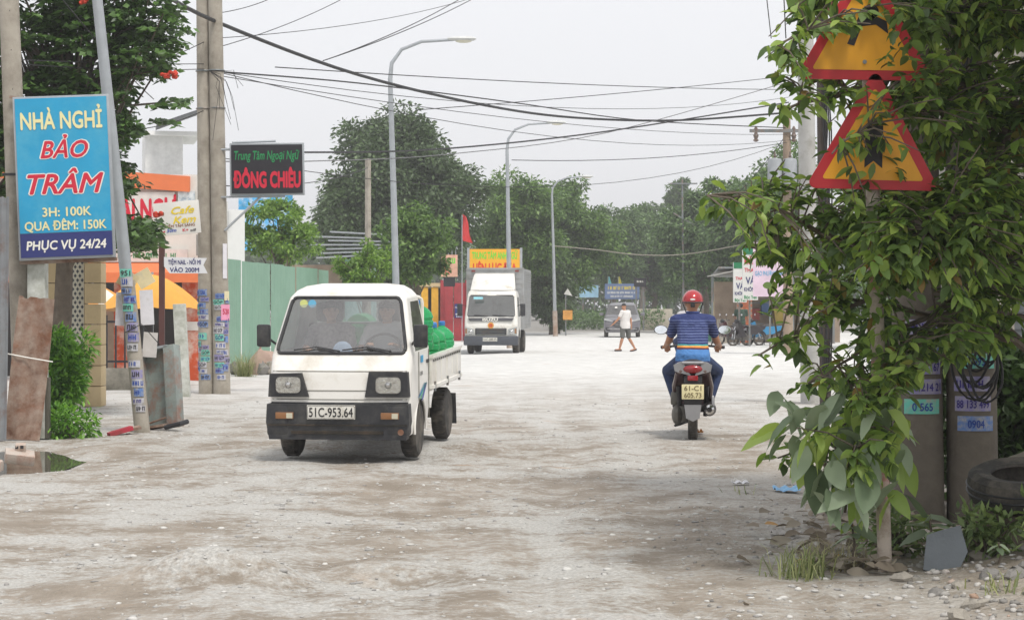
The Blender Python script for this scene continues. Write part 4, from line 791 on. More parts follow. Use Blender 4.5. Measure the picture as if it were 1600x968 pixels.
    for s in (-1, 1): d.add([(s*.72, .58, 2.06), (s*.66, 1.3, 2.58), (s*.64, 1.52, 2.63), (s*.7, 1.52, 2.06)], [(0, 1, 2, 3)])
    d.build('wind_deflector', PW, t)
box_truck()
# ---- grey people carrier
def people_carrier():
    t = thing('people_carrier', 'dusty grey people carrier coming up the road behind the walking man', 'car', (P(972, 0, 102).x, 102, 0), -3); PG = M('grey_paint', '77767c', .3, .35, var=.04, dirt='8f8a84', damt=.2, coat=.5)
    W = [(.25, .8), (.45, .9), (.9, .91), (1.08, .87), (1.62, .7), (1.72, .6), (1.76, .45)]; YF = [(.25, .1), (.45, .0), (.75, .02), (.92, .12), (1.0, .5), (1.06, .95), (1.12, 1.1), (1.62, 1.8), (1.72, 2.1), (1.76, 2.6)]; YB = [(.25, 4.6), (.9, 4.7), (1.6, 4.4), (1.76, 4.0)]
    zs = list(np.linspace(.25, 1.0, 22))+list(np.linspace(1.01, 1.66, 30))+[1.69, 1.72, 1.74, 1.75, 1.76]
    def cls(x, y, z, s):
        if s in ('front', 'cfr', 'cfl') and 1.12 < z < 1.62 and abs(x) < interp(z, W)-.08: return 'windshield'
        if s in ('left', 'right'):
            if 1.12 < z < 1.58 and interp(z, YF)+.3 < y < 4.2 and not (2.75 < y < 2.9): return 'window_%s%d' % (s, y > 2.8)
            if min((y-.95)**2, (y-3.7)**2)+(z-.34)**2 < .37**2: return None
        return 'body'
    sh = shell(zs, W, YF, YB, .16, cls, 30, 60); body = sh['body'].build('car_body', PG, t); g = glass('car_glass', (.28, .32, .34), .15); sh['windshield'].build('windshield', g, t); [sh['window_'+q].build('side_window', g, t) for q in ('left0', 'left1', 'right0', 'right1')]
    o = MB().prism([(-.42, .86), (.42, .86), (.5, .62), (.3, .5), (-.3, .5), (-.5, .62)], -.03, .15).build('grille', BLKPL, t)
    for k in range(3): MB().box((0, -.035, .6+k*.09), (.74, .02, .02)).build('grille_bar', CHROME, o)
    for s in (-1, 1):
        MB().prism([(s*.5, .78), (s*.88, .86), (s*.9, .96), (s*.56, .88)], -.0, .2).build('headlamp', M('lamp_clear', 'b9bcbc'), t); MB().prism([(s*.6, .34), (s*.82, .36), (s*.82, .5), (s*.66, .5)], -.01, .1).build('fog_lamp', BLKPL, t)
        for y in (.95, 3.7): wheel(t, (s*.8, y, .34), .34, .2)
        o = MB().tube([(s*.86, 1.4, 1.1), (s*.98, 1.36, 1.13)], .02).build('mirror', BLKPL, t); MB().box((s*1.04, 1.36, 1.16), (.22, .12, .15), bev=.04).build('mirror_housing', PG, o)
        b = MB(); b.box((s*.35, 2.1, .9), (.5, .2, .8), bev=.05); b.box((s*.35, 2.15, 1.4), (.26, .1, .2), bev=.04); b.build('seat', SEATM, t)
    MB().box((0, -.02, .43), (1.5, .1, .03)).build('bumper_trim', CHROME, t); MB().box((0, .6, .5), (1.5, 1.0, .3)).build('engine_bay', UNDER, t); MB().box((0, 2.6, .4), (1.6, 3.6, .1)).build('car_floor', UNDER, t)
    MB().box((-.3, 1.45, 1.5), (.12, .01, .1), (R(-50), 0, 0)).build('window_sticker', WHITEP, t)
people_carrier()
# ---- scooter seen from behind (front is -Y, so it is turned round)
def scooter(label, loc, rz, body_c, plate_lines):
    t = thing('scooter', label, 'scooter', loc, rz); BD = M('scooter_'+body_c, body_c, .3, .1, var=.06, coat=.4, dirt='6a625a', damt=.2); SILV = M('scooter_silver', '9a9a9c', .35, .5, var=.08); DK = M('scooter_black', '222124', .5)
    wheel(t, (0, .62, .275), .275, .11, .68); wheel(t, (0, -.64, .275), .275, .09, .7)
    b = MB()
    for s in (-1, 1): b.sprism([(.25, .42), (.55, .5), (.95, .74), (.92, .84), (.6, .80), (.2, .72), (.1, .5)], s*.11, s*.17)
    b.sprism([(.45, .55), (.95, .76), (.92, .85), (.4, .8)], -.15, .15); bo = b.build('tail_body', BD, t)
    for s in (-1, 1): MB().tube([(s*.19, .35, .42), (s*.2, .65, .62), (s*.17, .9, .78)], [.03, .035, .025], 8).build('side_trim', BD, t)
    MB().sprism([(-.3, .36), (.25, .36), (.25, .3), (-.3, .3)], -.18, .18).build('foot_board', DK, t)
    f = MB(); f.sprism([(-.3, .36), (-.42, .36), (-.6, .95), (-.5, 1.0)], -.19, .19); f.ball((0, -.55, .85), (.19, .12, .2)); f.build('leg_shield', BD, t)
    se = MB(); se.ball((0, .42, .82), (.165, .5, .075), 18, 8); se.ball((0, .7, .86), (.14, .25, .06), 14, 8); se.build('seat', DK, t)
    g = MB(); g.tube([(-.15, .5, .86), (-.165, .85, .87), (-.11, 1.0, .885), (.11, 1.0, .885), (.165, .85, .87), (.15, .5, .86)], .017, 8); g.build('grab_rail', SILV, t)
    for s in (-1, 1): MB().prism([(s*.02, .74), (s*.2, .79), (s*.215, .86), (s*.12, .90)], .93, 1.0).build('tail_cover', SILV, t)
    tl = MB(); tl.ball((0, .985, .815), (.115, .045, .048), 16, 8); tl.build('tail_lamp', M('tail_red', '8e1a22', .2, coat=.5), t)
    for s in (-1, 1): MB().ball((s*.135, .965, .79), (.045, .04, .035)).build('indicator', M('lamp_smoke', '6a5a55', .25), t)
    MB().box((0, 1.0, .715), (.12, .03, .06), bev=.012).build('reflector', M('tail_red', '8e1a22'), t)
    MB().sprism([(.8, .7), (.98, .74), (1.03, .45), (1.0, .36), (.96, .45), (.84, .62)], -.1, .1).build('rear_fender', DK, t); MB().prism([(-.1, .46), (.1, .46), (.075, .27), (.0, .235), (-.075, .27)], 1.0, 1.02).build('mud_guard', SILV, t)
    PY = M('plate_cream', 'ddd3a6', .5, var=.03); p = MB().box((0, 1.045, .565), (.245, .012, .165), bev=.004).build('licence_plate', PY, t)
    for s, dz in zip(plate_lines, (.04, -.038)): lettering(s, p, (0, 1.0535, .565+dz), .055, M('plate_ink', '6a5c3c'), .19, .012, rot=(0, 0, R(180)), name='plate_number')
    e = MB(); e.lathe([(.05, .3), (.075, .4), (.078, .78), (.06, .86), (.03, .88)], (-.185, 0, .36), 16, 'y'); e.build('exhaust', M('exhaust_dark', '3a3838', .4, .5), t); MB().box((-.225, .62, .40), (.04, .42, .16), (R(12), 0, 0), .03).build('heat_shield', SILV, t); MB().lathe([(.04, 0), (.055, .012), (.03, .02), (.028, .0)], (-.185, .875, .36), 14, 'y').build('exhaust_tip', CHROME, t)
    en = MB(); en.box((.13, .45, .3), (.16, .5, .2), bev=.05); en.ball((.17, .62, .29), (.07, .14, .12)); en.box((.2, .5, .47), (.1, .24, .15), bev=.03); en.build('engine', M('engine_alu', '77756f', .5, .4, var=.2, dirt='4a443c', damt=.4), t)
    MB().tube([(.03, .2, .2), (.14, .4, .17), (.2, .5, .16)], .015).build('stand', DK, t)
    for s in (-1, 1): MB().tube([(s*.14, .62, .28), (s*.16, .75, .62)], .025).build('shock_absorber', DK, t)
    h = MB(); h.tube([(-.36, -.40, 1.03), (-.16, -.5, 1.05), (.16, -.5, 1.05), (.36, -.40, 1.03)], .014, 8); h.ball((0, -.52, 1.04), (.15, .1, .09)); h.build('handlebar', DK, t)
    for s in (-1, 1):
        MB().tube([(s*.26, -.45, 1.04), (s*.37, -.395, 1.03)], .02).build('grip', DK, t); m = MB().tube([(s*.22, -.47, 1.06), (s*.27, -.5, 1.17), (s*.36, -.49, 1.22)], .008).build('mirror', DK, t)
        MB().ball((s*.375, -.48, 1.235), (.085, .035, .055), 16, 8).build('mirror_housing', DK, m); MB().lathe([(.048, .0), (.05, .003), (.048, .006)], (s*.375, -.444, 1.235), 18, 'y', 1.5, 1).build('mirror_glass', M('mirror', 'e8ecef', .03, 1), m)
    ff = MB(); ff.tube([(0, -.5, 1.0), (0, -.56, .7)], .035); ff.tube([(-.07, -.57, .7), (-.07, -.64, .28)], .022); ff.tube([(.07, -.57, .7), (.07, -.64, .28)], .022); ff.build('fork', DK, t)
    fr = MB(); fr.tube([(0, -.64+.31*math.cos(R(a)), .275+.31*math.sin(R(a))) for a in range(20, 170, 15)], .06, 8); fr.build('front_fender', BD, t); return t
S1 = scooter('dark maroon scooter ridden away from us with cream plate', (P(1076, 0, 24.3).x, 23.75, 0), 175, '4a3436', ('61-C1', '605.73'))
S2 = scooter('scooter ahead of the red helmet, nearly hidden by its rider', (P(1077, 0, 44).x, 44, 0), 175, '4a4a52', ('61-C1', '605'))
# ---- parked underbone motorbikes on the right
def motorbike(label, loc, rz, col):
    t = thing('motorbike', label, 'motorbike', loc, rz, 'motorbikes parked outside the repair shop'); BD = M('bike_'+col, col, .35, coat=.4); DK = M('scooter_black', '222124')
    for y in (-.62, .62):
        o = MB().loop([(0, y+.255*math.cos(a*.2618), .28+.25*math.sin(a*.2618)) for a in range(24)], .045, 8).build('wheel', TYRE, t)
        b = MB(); b.lathe([(.04, -.04), (.04, .04)], (0, y, .28), 10, 'x')
        for k in range(9): a = k*.698; b.tube([(0, y, .28), (0, y+.23*math.cos(a), .28+.23*math.sin(a))], .006, 4)
        b.build('spokes', STEEL, o)
    MB().tube([(0, -.35, .85), (0, -.1, .5), (0, .3, .55), (0, .62, .7)], .04).build('frame', DK, t); MB().ball((0, .3, .76), (.12, .42, .06), 14, 8).build('seat', DK, t); MB().box((0, -.02, .36), (.26, .44, .28), bev=.05).build('engine', M('engine_alu', '77756f'), t)
    MB().sprism([(-.05, .42), (.4, .45), (.8, .66), (.85, .78), (.1, .74), (-.1, .6)], -.13, .13).build('side_cover', BD, t); b = MB(); b.sprism([(-.1, .36), (-.42, .33), (-.52, .88), (-.38, .95), (-.25, .6)], -.2, .2); b.build('leg_shield', BD, t)
    b = MB(); b.tube([(0, -.38, .95), (-.06, -.55, .6), (-.06, -.62, .28)], .025); b.tube([(.06, -.55, .6), (.06, -.62, .28)], .025); b.build('fork', CHROME, t); b = MB(); b.tube([(-.34, -.3, 1.0), (-.1, -.4, .98), (.1, -.4, .98), (.34, -.3, 1.0)], .014); b.ball((0, -.45, .95), (.12, .09, .1)); b.build('handlebar', DK, t)
    for s in (-1, 1): o = MB().tube([(s*.2, -.37, 1.0), (s*.26, -.42, 1.18)], .008).build('mirror', DK, t); MB().ball((s*.29, -.42, 1.21), (.06, .02, .04)).build('mirror_housing', CHROME, o)
    MB().tube([(-.12, .0, .3), (-.14, .35, .27), (-.15, .85, .33)], [.02, .03, .05]).build('exhaust', CHROME, t); MB().tube([(.06, .62, .3), (.08, .45, .66)], .022).build('shock_absorber', CHROME, t)
    MB().tube([(0, .62+.3*math.cos(R(a)), .28+.3*math.sin(R(a))) for a in range(20, 140, 15)], .05).build('rear_fender', DK, t); MB().tube([(0, -.62+.3*math.cos(R(a)), .28+.3*math.sin(R(a))) for a in range(30, 170, 15)], .045).build('front_fender', BD, t); MB().tube([(-.05, .1, .25), (-.2, .15, .01)], .014).build('stand', DK, t)
motorbike('black parked motorbike, nearest the road', (9.15, 80, 0), -62, '2a2428'); motorbike('dark red parked motorbike nearest the brick pillar', (8.75, 81.2, 0), -70, '4a2226'); motorbike('blue trimmed parked motorbike behind the black one', (9.9, 80.9, 0), -78, '3a8fc0')
# ---------------------------------------------------------------- people: one continuous body each, clothes as children
SKIN = M('skin', 'b07f62', .55, var=.06, scale=20); HAIR = M('hair_black', '1f1b1a', .6, var=.2, scale=40)
def fuse(mb, name, mat, parent, vox, it=5):
    o = mb.build(name, mat, None, smooth=0); md = o.modifiers.new('r', 'REMESH'); md.mode = 'VOXEL'; md.voxel_size = vox; md.use_smooth_shade = True
    ms = o.modifiers.new('s', 'SMOOTH'); ms.factor = .5; ms.iterations = it
    bpy.context.view_layer.update(); dg = bpy.context.evaluated_depsgraph_get(); me = bpy.data.meshes.new_from_object(o.evaluated_get(dg)); old = o.data
    o.modifiers.clear(); o.data = me; bpy.data.meshes.remove(old); me.materials.clear(); me.materials.append(mat); me.name = name
    me.polygons.foreach_set('use_smooth', [True]*len(me.polygons)); o.parent = parent; return o
def oval(b, rows, n=18):
    vs = []
    for c, rx, ry in rows: vs += [(c[0]+rx*math.cos(2*math.pi*j/n), c[1]+ry*math.sin(2*math.pi*j/n), c[2]) for j in range(n)]
    k = len(rows); b.add(vs, [(i*n+j, i*n+(j+1) % n, (i+1)*n+(j+1) % n, (i+1)*n+j) for i in range(k-1) for j in range(n)]+[tuple(range(n))[::-1], tuple(range((k-1)*n, k*n))])
def hand(b, w, d, palm, curl=.5):
    """w wrist, d pointing along the fingers, palm = palm normal"""
    w, d, palm = Vector(w), Vector(d).normalized(), Vector(palm).normalized(); s = d.cross(palm).normalized()
    b.cap(w, w+d*.03, .024, .026); pc = w+d*.055
    for k in range(3): b.cap(pc+s*(k-1)*.022-d*.03, pc+s*(k-1)*.024+d*.035, .016, .015, 8)
    for k, L in enumerate((.068, .078, .073, .056)):
        p0 = pc+s*(1.5-k)*.022+d*.035; p1 = p0+(d*(1-curl*.5)+palm*curl*.6)*L*.5; p2 = p1+(d*(1-curl)+palm*curl)*L*.45; b.cap(p0, p1, .0095, .009, 7); b.cap(p1, p2, .009, .0075, 7)
    q0 = w+d*.025+s*.03; q1 = q0+(s*.6+d*.6+palm*.35)*.035; b.cap(q0, q1, .012, .011, 7); b.cap(q1, q1+(d*.8+palm*.4)*.028, .0105, .0085, 7)
def person(label, loc, rz, J, shirt, bottom, vox=.011, hair='short', sleeve=.75, long_leg=True, shoes=None, fingers=True, belly=1.0, scale=1):
    t = thing('person', label, 'person', loc, rz); t.scale = (scale,)*3; V = {k: Vector(v) for k, v in J.items()}; mir = lambda k, s: V[k+('_r' if s > 0 else '_l')]
    hip, ch, nk, hd = V['hip'], V['chest'], V['neck'], V['head']
    def torso(b, g):
        w = hip.lerp(ch, .5)
        oval(b, [(hip-Vector((0, 0, .1)), .10+g, .09+g), (hip, .165+g, .118*belly+g), (w, .145*belly+g, .108*belly+g), (ch-Vector((0, 0, .03)), .168+g, .118+g), (ch.lerp(nk, .55), .165+g, .105+g), (ch.lerp(nk, .85), .11+g, .08+g), (nk, .06+g, .06+g)])
        for s in (-1, 1): b.cap(ch.lerp(nk, .62)+Vector((s*.06, 0, 0)), mir('sho', s), .07+g, .062+g)
    b = MB(); torso(b, 0); b.cap(nk-Vector((0, 0, .04)), nk.lerp(hd, .6), .056, .052)
    E = V.get('look', Vector((0, -1, 0))).normalized(); sd = Vector((-E.y, E.x, 0)).normalized()
    b.ball(hd, (.074, .092, .108), 18, 12, (0, 0, math.atan2(E.x, -E.y))); b.ball(hd+E*.035-Vector((0, 0, .06)), (.055, .06, .055), 14, 8); b.cap(hd+E*.088+Vector((0, 0, .012)), hd+E*.108-Vector((0, 0, .018)), .009, .013, 8); b.ball(hd+E*.082-Vector((0, 0, .055)), (.024, .018, .012), 8, 6)
    for s in (-1, 1): b.ball(hd+sd*s*.078-Vector((0, 0, .005)), (.014, .022, .032), 8, 6)
    for s in (-1, 1):
        sh, el, wr, hp, kn, an = mir('sho', s), mir('elb', s), mir('wri', s), hip+Vector((s*.09, 0, -.02)), mir('kne', s), mir('ank', s)
        b.cap(sh, el, .052, .042); b.cap(el, wr, .042, .027)
        if fingers: hand(b, wr, V.get('hd_r' if s > 0 else 'hd_l', wr-el), V.get('palm', Vector((0, 0, -1))), .65)
        b.cap(hp, kn, .082, .056); b.cap(kn, kn.lerp(an, .35), .054, .056); b.cap(kn.lerp(an, .35), an, .056, .036)
        td = V.get('toe_r' if s > 0 else 'toe_l', Vector((0, -1, -.1))).normalized(); b.cap(an+Vector((0, 0, -.04))-td*.03, an+td*.15-Vector((0, 0, .045)), .036, .03)
    body = fuse(b, 'body', SKIN, t, vox, 4)
    b = MB(); torso(b, .016); oval(b, [(hip-Vector((0, 0, .09)), .17*belly+.012, .125*belly+.014), (hip+Vector((0, 0, .02)), .168*belly+.016, .12*belly+.018), (hip.lerp(ch, .4), .15*belly+.016, .11*belly+.018)])
    for s in (-1, 1): sh, el = mir('sho', s), mir('elb', s); b.cap(sh, sh.lerp(el, sleeve), .066, .06)
    so = fuse(b, 'shirt', shirt, t, vox*1.1, 3)
    b = MB(); oval(b, [(hip-Vector((0, 0, .13)), .12, .1), (hip-Vector((0, 0, .04)), .178, .13*belly), (hip+Vector((0, 0, .06)), .165, .115*belly)])
    for s in (-1, 1):
        hp, kn, an = hip+Vector((s*.09, 0, -.03)), mir('kne', s), mir('ank', s)
        if long_leg: b.cap(hp, kn, .1, .075); b.cap(kn, an+Vector((0, 0, .03)), .072, .055)
        else: b.cap(hp, hp.lerp(kn, .9), .1, .088)
    fuse(b, 'trousers' if long_leg else 'shorts', bottom, t, vox*1.1, 3)
    if shoes:
        for s in (-1, 1): an = mir('ank', s); td = V.get('toe_r' if s > 0 else 'toe_l', Vector((0, -1, -.1))).normalized(); m = MB(); m.cap(an+Vector((0, 0, -.062))-td*.05, an+td*.16-Vector((0, 0, .066)), .036, .034); m.build('sandal', shoes, t)
    if hair:
        m = MB(); n = 16; k = 8; a = math.atan2(E.x, -E.y); rot = Matrix.Rotation(a, 3, 'Z'); vs = []
        for i in range(k+1):
            for j in range(n):
                q = 2*math.pi*j/n; front = -math.sin(q); lim = 1.2+.6*max(0, -front)-.1*max(0, front); th = lim*i/k*1.15
                vs.append(hd+rot @ Vector((.084*math.sin(th)*math.cos(q), .102*math.sin(th)*math.sin(q), .118*math.cos(th))))
        m.add(vs, [(i*n+j, (i+1)*n+j, (i+1)*n+(j+1) % n, i*n+(j+1) % n) for i in range(k) for j in range(n)]); m.build('hair', HAIR, t)
    for s in (-1, 1): MB().ball(hd+E*.083+sd*s*.031+Vector((0, 0, .012)), (.011, .006, .005), 8, 6).build('eye', HAIR, t); MB().cap(hd+E*.087+sd*s*.018+Vector((0, 0, .031)), hd+E*.08+sd*s*.046+Vector((0, 0, .03)), .005, .004, 6).build('eyebrow', HAIR, t)
    MB().cap(hd+E*.094-sd*.02-Vector((0, 0, .054)), hd+E*.094+sd*.02-Vector((0, 0, .054)), .005, .005, 6).build('mouth', M('lips', '8a4f44', .6), t)
    return t
def sym(d):
    o = {}
    for k, v in d.items():
        if k.endswith('*'): o[k[:-1]+'_r'] = v; o[k[:-1]+'_l'] = (-v[0], v[1], v[2])
        else: o[k] = v
    return o
# rider: shirt with fine white lines, a rainbow band and a sky-blue block
def rider_shirt():
    m = bpy.data.materials.new('striped_shirt'); m.use_nodes = True; t = m.node_tree; b = t.nodes['Principled BSDF']; L = t.links.new; b.inputs['Roughness'].default_value = .85
    tc = node(t, 'ShaderNodeTexCoord'); sp = node(t, 'ShaderNodeSeparateXYZ'); nz = node(t, 'ShaderNodeTexNoise', Scale=5, Detail=2); L(tc.outputs['Object'], nz.inputs['Vector']); L(tc.outputs['Object'], sp.inputs[0])
    ad = node(t, 'ShaderNodeMath', operation='MULTIPLY_ADD'); L(nz.outputs[0], ad.inputs[0]); ad.inputs[1].default_value = .02; L(sp.outputs['Z'], ad.inputs[2])
    mr = node(t, 'ShaderNodeMapRange'); mr.inputs['From Min'].default_value = .78; mr.inputs['From Max'].default_value = 1.48; L(ad.outputs[0], mr.inputs['Value'])
    rp = node(t, 'ShaderNodeValToRGB'); cr = rp.color_ramp; cr.interpolation = 'CONSTANT'; nv, bl = '2b3768', '4a7cb6'
    st = [(.78, nv)]; z = .80
    st += [(.835, '8a96b8'), (.841, nv), (.865, '8a96b8'), (.871, nv), (.90, bl), (1.03, '4a2438'), (1.048, 'e08a3c'), (1.062, 'e8c26a'), (1.07, '3a2a4c'), (1.078, '4fb0a8'), (1.088, nv)]
    z = 1.112
    while z < 1.36: st += [(z, '7885b0'), (z+.006, nv)]; z += .0305
    st = st[:32]
    for i, (zz, c) in enumerate(st):
        p = (zz-.78)/.7; e = cr.elements[0] if i == 0 else (cr.elements[1] if i == 1 else cr.elements.new(p)); e.position = p; e.color = lin(c)+(1,)
    L(mr.outputs[0], rp.inputs[0]); L(rp.outputs[0], b.inputs['Base Color']); n2 = node(t, 'ShaderNodeTexNoise', Scale=9, Detail=3); L(tc.outputs['Object'], n2.inputs['Vector']); bp = node(t, 'ShaderNodeBump', Strength=.9, Distance=.05); L(n2.outputs[0], bp.inputs['Height']); L(bp.outputs[0], b.inputs['Normal']); return m
JEANS = M('jeans', '2c3a5c', .9, var=.2, scale=12, bump=.2)
RJ = sym({'hip': (0, .32, .94), 'chest': (0, .2, 1.23), 'neck': (0, .14, 1.43), 'head': (0, .1, 1.555), 'sho*': (.195, .16, 1.345), 'elb*': (.275, -.02, 1.11), 'wri*': (.315, -.34, 1.055), 'hd*': (-.1, -.6, -.25), 'kne*': (.29, -.12, .76), 'ank*': (.2, .0, .42), 'palm': (0, .2, -1)})
def helmet(t, hd, col, look=-1):
    hm = M('helmet_'+col, col, .25, .2, var=.04, coat=.6); b = MB(); n = 20; k = 12; vs = []
    for i in range(k+1):
        for j in range(n):
            q = 2*math.pi*j/n; th = (1.72-.2*max(0, -math.sin(q)))*i/k; vs.append((hd[0]+.122*math.sin(th)*math.cos(q), hd[1]+.15*math.sin(th)*math.sin(q), hd[2]+.02+.128*math.cos(th)))
    b.add(vs, [(i*n+j, (i+1)*n+j, (i+1)*n+(j+1) % n, i*n+(j+1) % n) for i in range(k) for j in range(n)]); o = b.build('helmet_shell', hm, t)
    MB().loop([(hd[0]+.121*math.cos(a*.314), hd[1]+.149*math.sin(a*.314), hd[2]+.002+.024*max(0, -math.sin(a*.314))) for a in range(20)], .009, 6).build('trim', BLKPL, o); MB().ball((hd[0], hd[1]+.148, hd[2]+.035), (.03, .006, .012)).build('badge', M('badge', 'd8d4d0', .4), o)
    MB().box((hd[0], hd[1]+.135, hd[2]-.03), (.05, .03, .05), bev=.01).build('rear_clip', BLKPL, o)
    MB().tube([(hd[0]-.118, hd[1]-.02, hd[2]), (hd[0]-.08, hd[1]-.05, hd[2]-.11), (hd[0], hd[1]-.07, hd[2]-.13), (hd[0]+.08, hd[1]-.05, hd[2]-.11), (hd[0]+.118, hd[1]-.02, hd[2])], .006, 5).build('chin_strap', BLKPL, o)
    return o
p = person('rider seen from behind in striped blue polo shirt and jeans', S1.location, 175, RJ, rider_shirt(), JEANS, .010, None, .62, True, M('sandal_dark', '3a3434', .8), belly=1.1)
def hat_thing(loc, hd, col, label):
    h = thing('helmet', label, 'helmet', loc, 175); helmet(h, hd, col); return h
hat_thing(S1.location, (0, .1, 1.555), 'a81f26', 'red motorcycle helmet on the rider in the striped shirt')
c = MB(); c.loop([(.066*math.cos(a*.4), .14+.066*math.sin(a*.4), 1.44) for a in range(16)], .017, 6); c.build('collar', M('collar_navy', '35457c', .85), p)
person('rider in pale grey shirt ahead, mostly hidden by the red helmet', S2.location, 175, RJ, M('pale_shirt', 'b9b6ba', .9, bump=.3, bscale=10), JEANS, .014, None, .62, True, None, belly=1.05); hat_thing(S2.location, (0, .1, 1.555), '7a2a2c', 'dark red helmet hidden behind the nearer red one')
# driver and passenger sit in the truck's coordinates
def seat_pt(x, y, z): v = TM @ Vector((x, y, z)); return v
DJ = sym({'hip': (0, .0, .12), 'chest': (0, .02, .42), 'neck': (0, .0, .57), 'head': (0, -.04, .70), 'kne*': (.13, -.38, .12), 'ank*': (.12, -.45, -.16), 'sho*': (.19, .0, .49)})
D1 = dict(DJ); D1.update({'elb_r': (.27, -.14, .28), 'wri_r': (.16, -.33, .33), 'elb_l': (-.27, -.14, .28), 'wri_l': (-.15, -.33, .33), 'hd_r': (-.3, -.6, .2), 'hd_l': (.3, -.6, .2), 'palm': (0, 0, -1)})
D2 = dict(DJ); D2.update({'elb_r': (.25, -.05, .26), 'wri_r': (.12, -.25, .2), 'elb_l': (-.27, -.1, .28), 'wri_l': (-.2, -.32, .3), 'palm': (0, 0, -1), 'look': (.35, -1, -.05)})
for J, x, lab, c, hr in ((D1, .32, 'driver in white shirt behind the mini truck steering wheel', M('driver_shirt', 'b4b4b6', .9), 'short'), (D2, -.25, 'passenger in pale checked shirt beside the mini truck driver', M('passenger_shirt', '8f8688', .9, var=.3, scale=30), 'short')):
    v = seat_pt(x, .83, .79); person(lab, v, -7.3, J, c, M('dark_trousers', '33343a', .9), .013, hr, .7, True, None, scale=.92)
# walking man
WJ = {'hip': (0, 0, .86), 'chest': (-.01, 0, 1.2), 'neck': (-.02, 0, 1.40), 'head': (-.05, -.01, 1.53), 'sho_r': (.12, .1, 1.34), 'sho_l': (-.12, -.12, 1.34), 'elb_r': (.2, .15, 1.07), 'wri_r': (.22, .12, .84), 'elb_l': (-.25, -.18, 1.10), 'wri_l': (-.42, -.2, .93), 'hd_l': (-.5, 0, -.4), 'hd_r': (0, 0, -1), 'kne_r': (.12, .08, .46), 'ank_r': (.33, .1, .1), 'kne_l': (-.1, -.08, .46), 'ank_l': (-.2, -.08, .09), 'toe_r': (-.85, -.3, -.25), 'toe_l': (-1, -.3, 0), 'look': (-.6, -1, -.05), 'palm': (-1, 0, 0)}
person('man in white t-shirt and grey shorts walking across the road', (P(977, 0, 70.6).x, 70.6, 0), 0, WJ, M('white_tee', 'd8d5d2', .9, bump=.3, bscale=9), M('grey_shorts', '5f605c', .9, var=.15), .013, 'short', .6, False, M('sandal_dark', '3a3434'))
GJ = sym({'hip': (0, 0, .9), 'chest': (0, -.02, 1.23), 'neck': (0, -.04, 1.43), 'head': (0, -.07, 1.56), 'sho*': (.2, -.02, 1.36), 'elb*': (.26, -.06, 1.08), 'wri*': (.2, -.25, .98), 'hd*': (-.1, -.8, 0), 'kne*': (.1, -.03, .48), 'ank*': (.11, .02, .1), 'look': (0, -1, -.2)})
person('man in dark green shirt standing behind the parked motorbikes', (P(1158, 0, 82.5).x, 82.5, 0), 172, GJ, M('green_shirt', '3c5346', .9, bump=.3, bscale=9), M('dark_trousers', '33343a'), .015, 'short', .65, True, M('sandal_dark', '3a3434'))
# ---------------------------------------------------------------- right-hand side
# two triangular warning signs on one leaning post, 11.6 m away
SD = 11.6
b0 = G(1382, 893); tp = P(1352, -60, SD)
t = thing('warning_sign_post', 'red and white leaning post carrying two yellow triangular warning signs', 'road sign', (b0.x, SD, 0)); ax = tp-Vector((b0.x, SD, 0)); at = lambda z: ax*(z/ax.z)
RW = M('post_red', 'a8504c', .7, dirt='c2b8ac', damt=.45, dscale=7); PWH = M('post_white', 'b9aea2', .8, dirt='8a7a6c', damt=.4, dscale=8)
z = -.1; k = 0
for z0, z1, m in ((-.1, .42, PWH), (.42, .66, RW), (.66, .98, PWH), (.98, 1.2, RW), (1.2, 1.6, PWH), (1.6, 2.0, RW), (2.0, 2.4, PWH), (2.4, 2.75, RW), (2.75, ax.z, PWH)): MB().tube([at(z0), at(z1)], .04, 14).build('post_band', m, t)
YS = M('sign_yellow', 'e3a01c', .45, var=.04, dirt='c48c1c', damt=.15); RS = M('sign_red', 'b8202a', .45, var=.05)
def tri(w, h, r, cz):
    pts = []
    for (x, z), a0 in zip(((w/2-r*1.7, r), (0, h-2*r), (-w/2+r*1.7, r)), (-90, 30, 150)):
        for k in range(6): a = R(a0+120*k/5); pts.append((x+r*math.cos(a), cz+z+r*math.sin(a)))
    return pts
def warn(apex, basey, cx, w, tilt, sym_):
    zb = P(0, basey, SD-.08).z; h = w*.9; rt = MB(); cxm = (cx-800)*(SD-.08)/F-b0.x
    def place(o): o.location = (cxm, -.08, zb); o.rotation_euler = (0, R(tilt), 0); return o
    o = place(MB().prism(tri(w, h, .035, 0), -.006, .006).build('sign_plate', RS, t)); MB().prism(tri(w*.76, h*.76, .012, h*.078), -.009, -.0065).build('sign_face', YS, o)
    sy = MB()
    if sym_ == 'narrow': sy.prism([(-.05, .12), (.0, .16), (.05, .12), (.05, .36), (-.05, .36)], -.012, -.0095)
    else:
        sy.lathe([(.001, -.012), (.045, -.012), (.045, -.0095)], (.03, 0, .38), 16, 'y'); sy.prism([(-.1, .2), (-.06, .19), (-.02, .3), (.06, .31), (.13, .26), (.12, .33), (.03, .37), (-.04, .35)], -.012, -.0095); sy.prism([(-.15, .27), (-.08, .25), (-.05, .31), (-.13, .34)], -.012, -.0095)
    sy.build('symbol', BLKP, o); MB().lathe([(.012, -.016), (.012, -.009)], (0, 0, .1), 8, 'y').build('bolt', STEEL, o); MB().box((0, .03, h*.4), (.1, .05, .05)).build('bracket', STEEL, o)
warn(0, 125, 1350, .78, 1, 'man'); warn(0, 296, 1363, .76, 1.5, 'narrow')
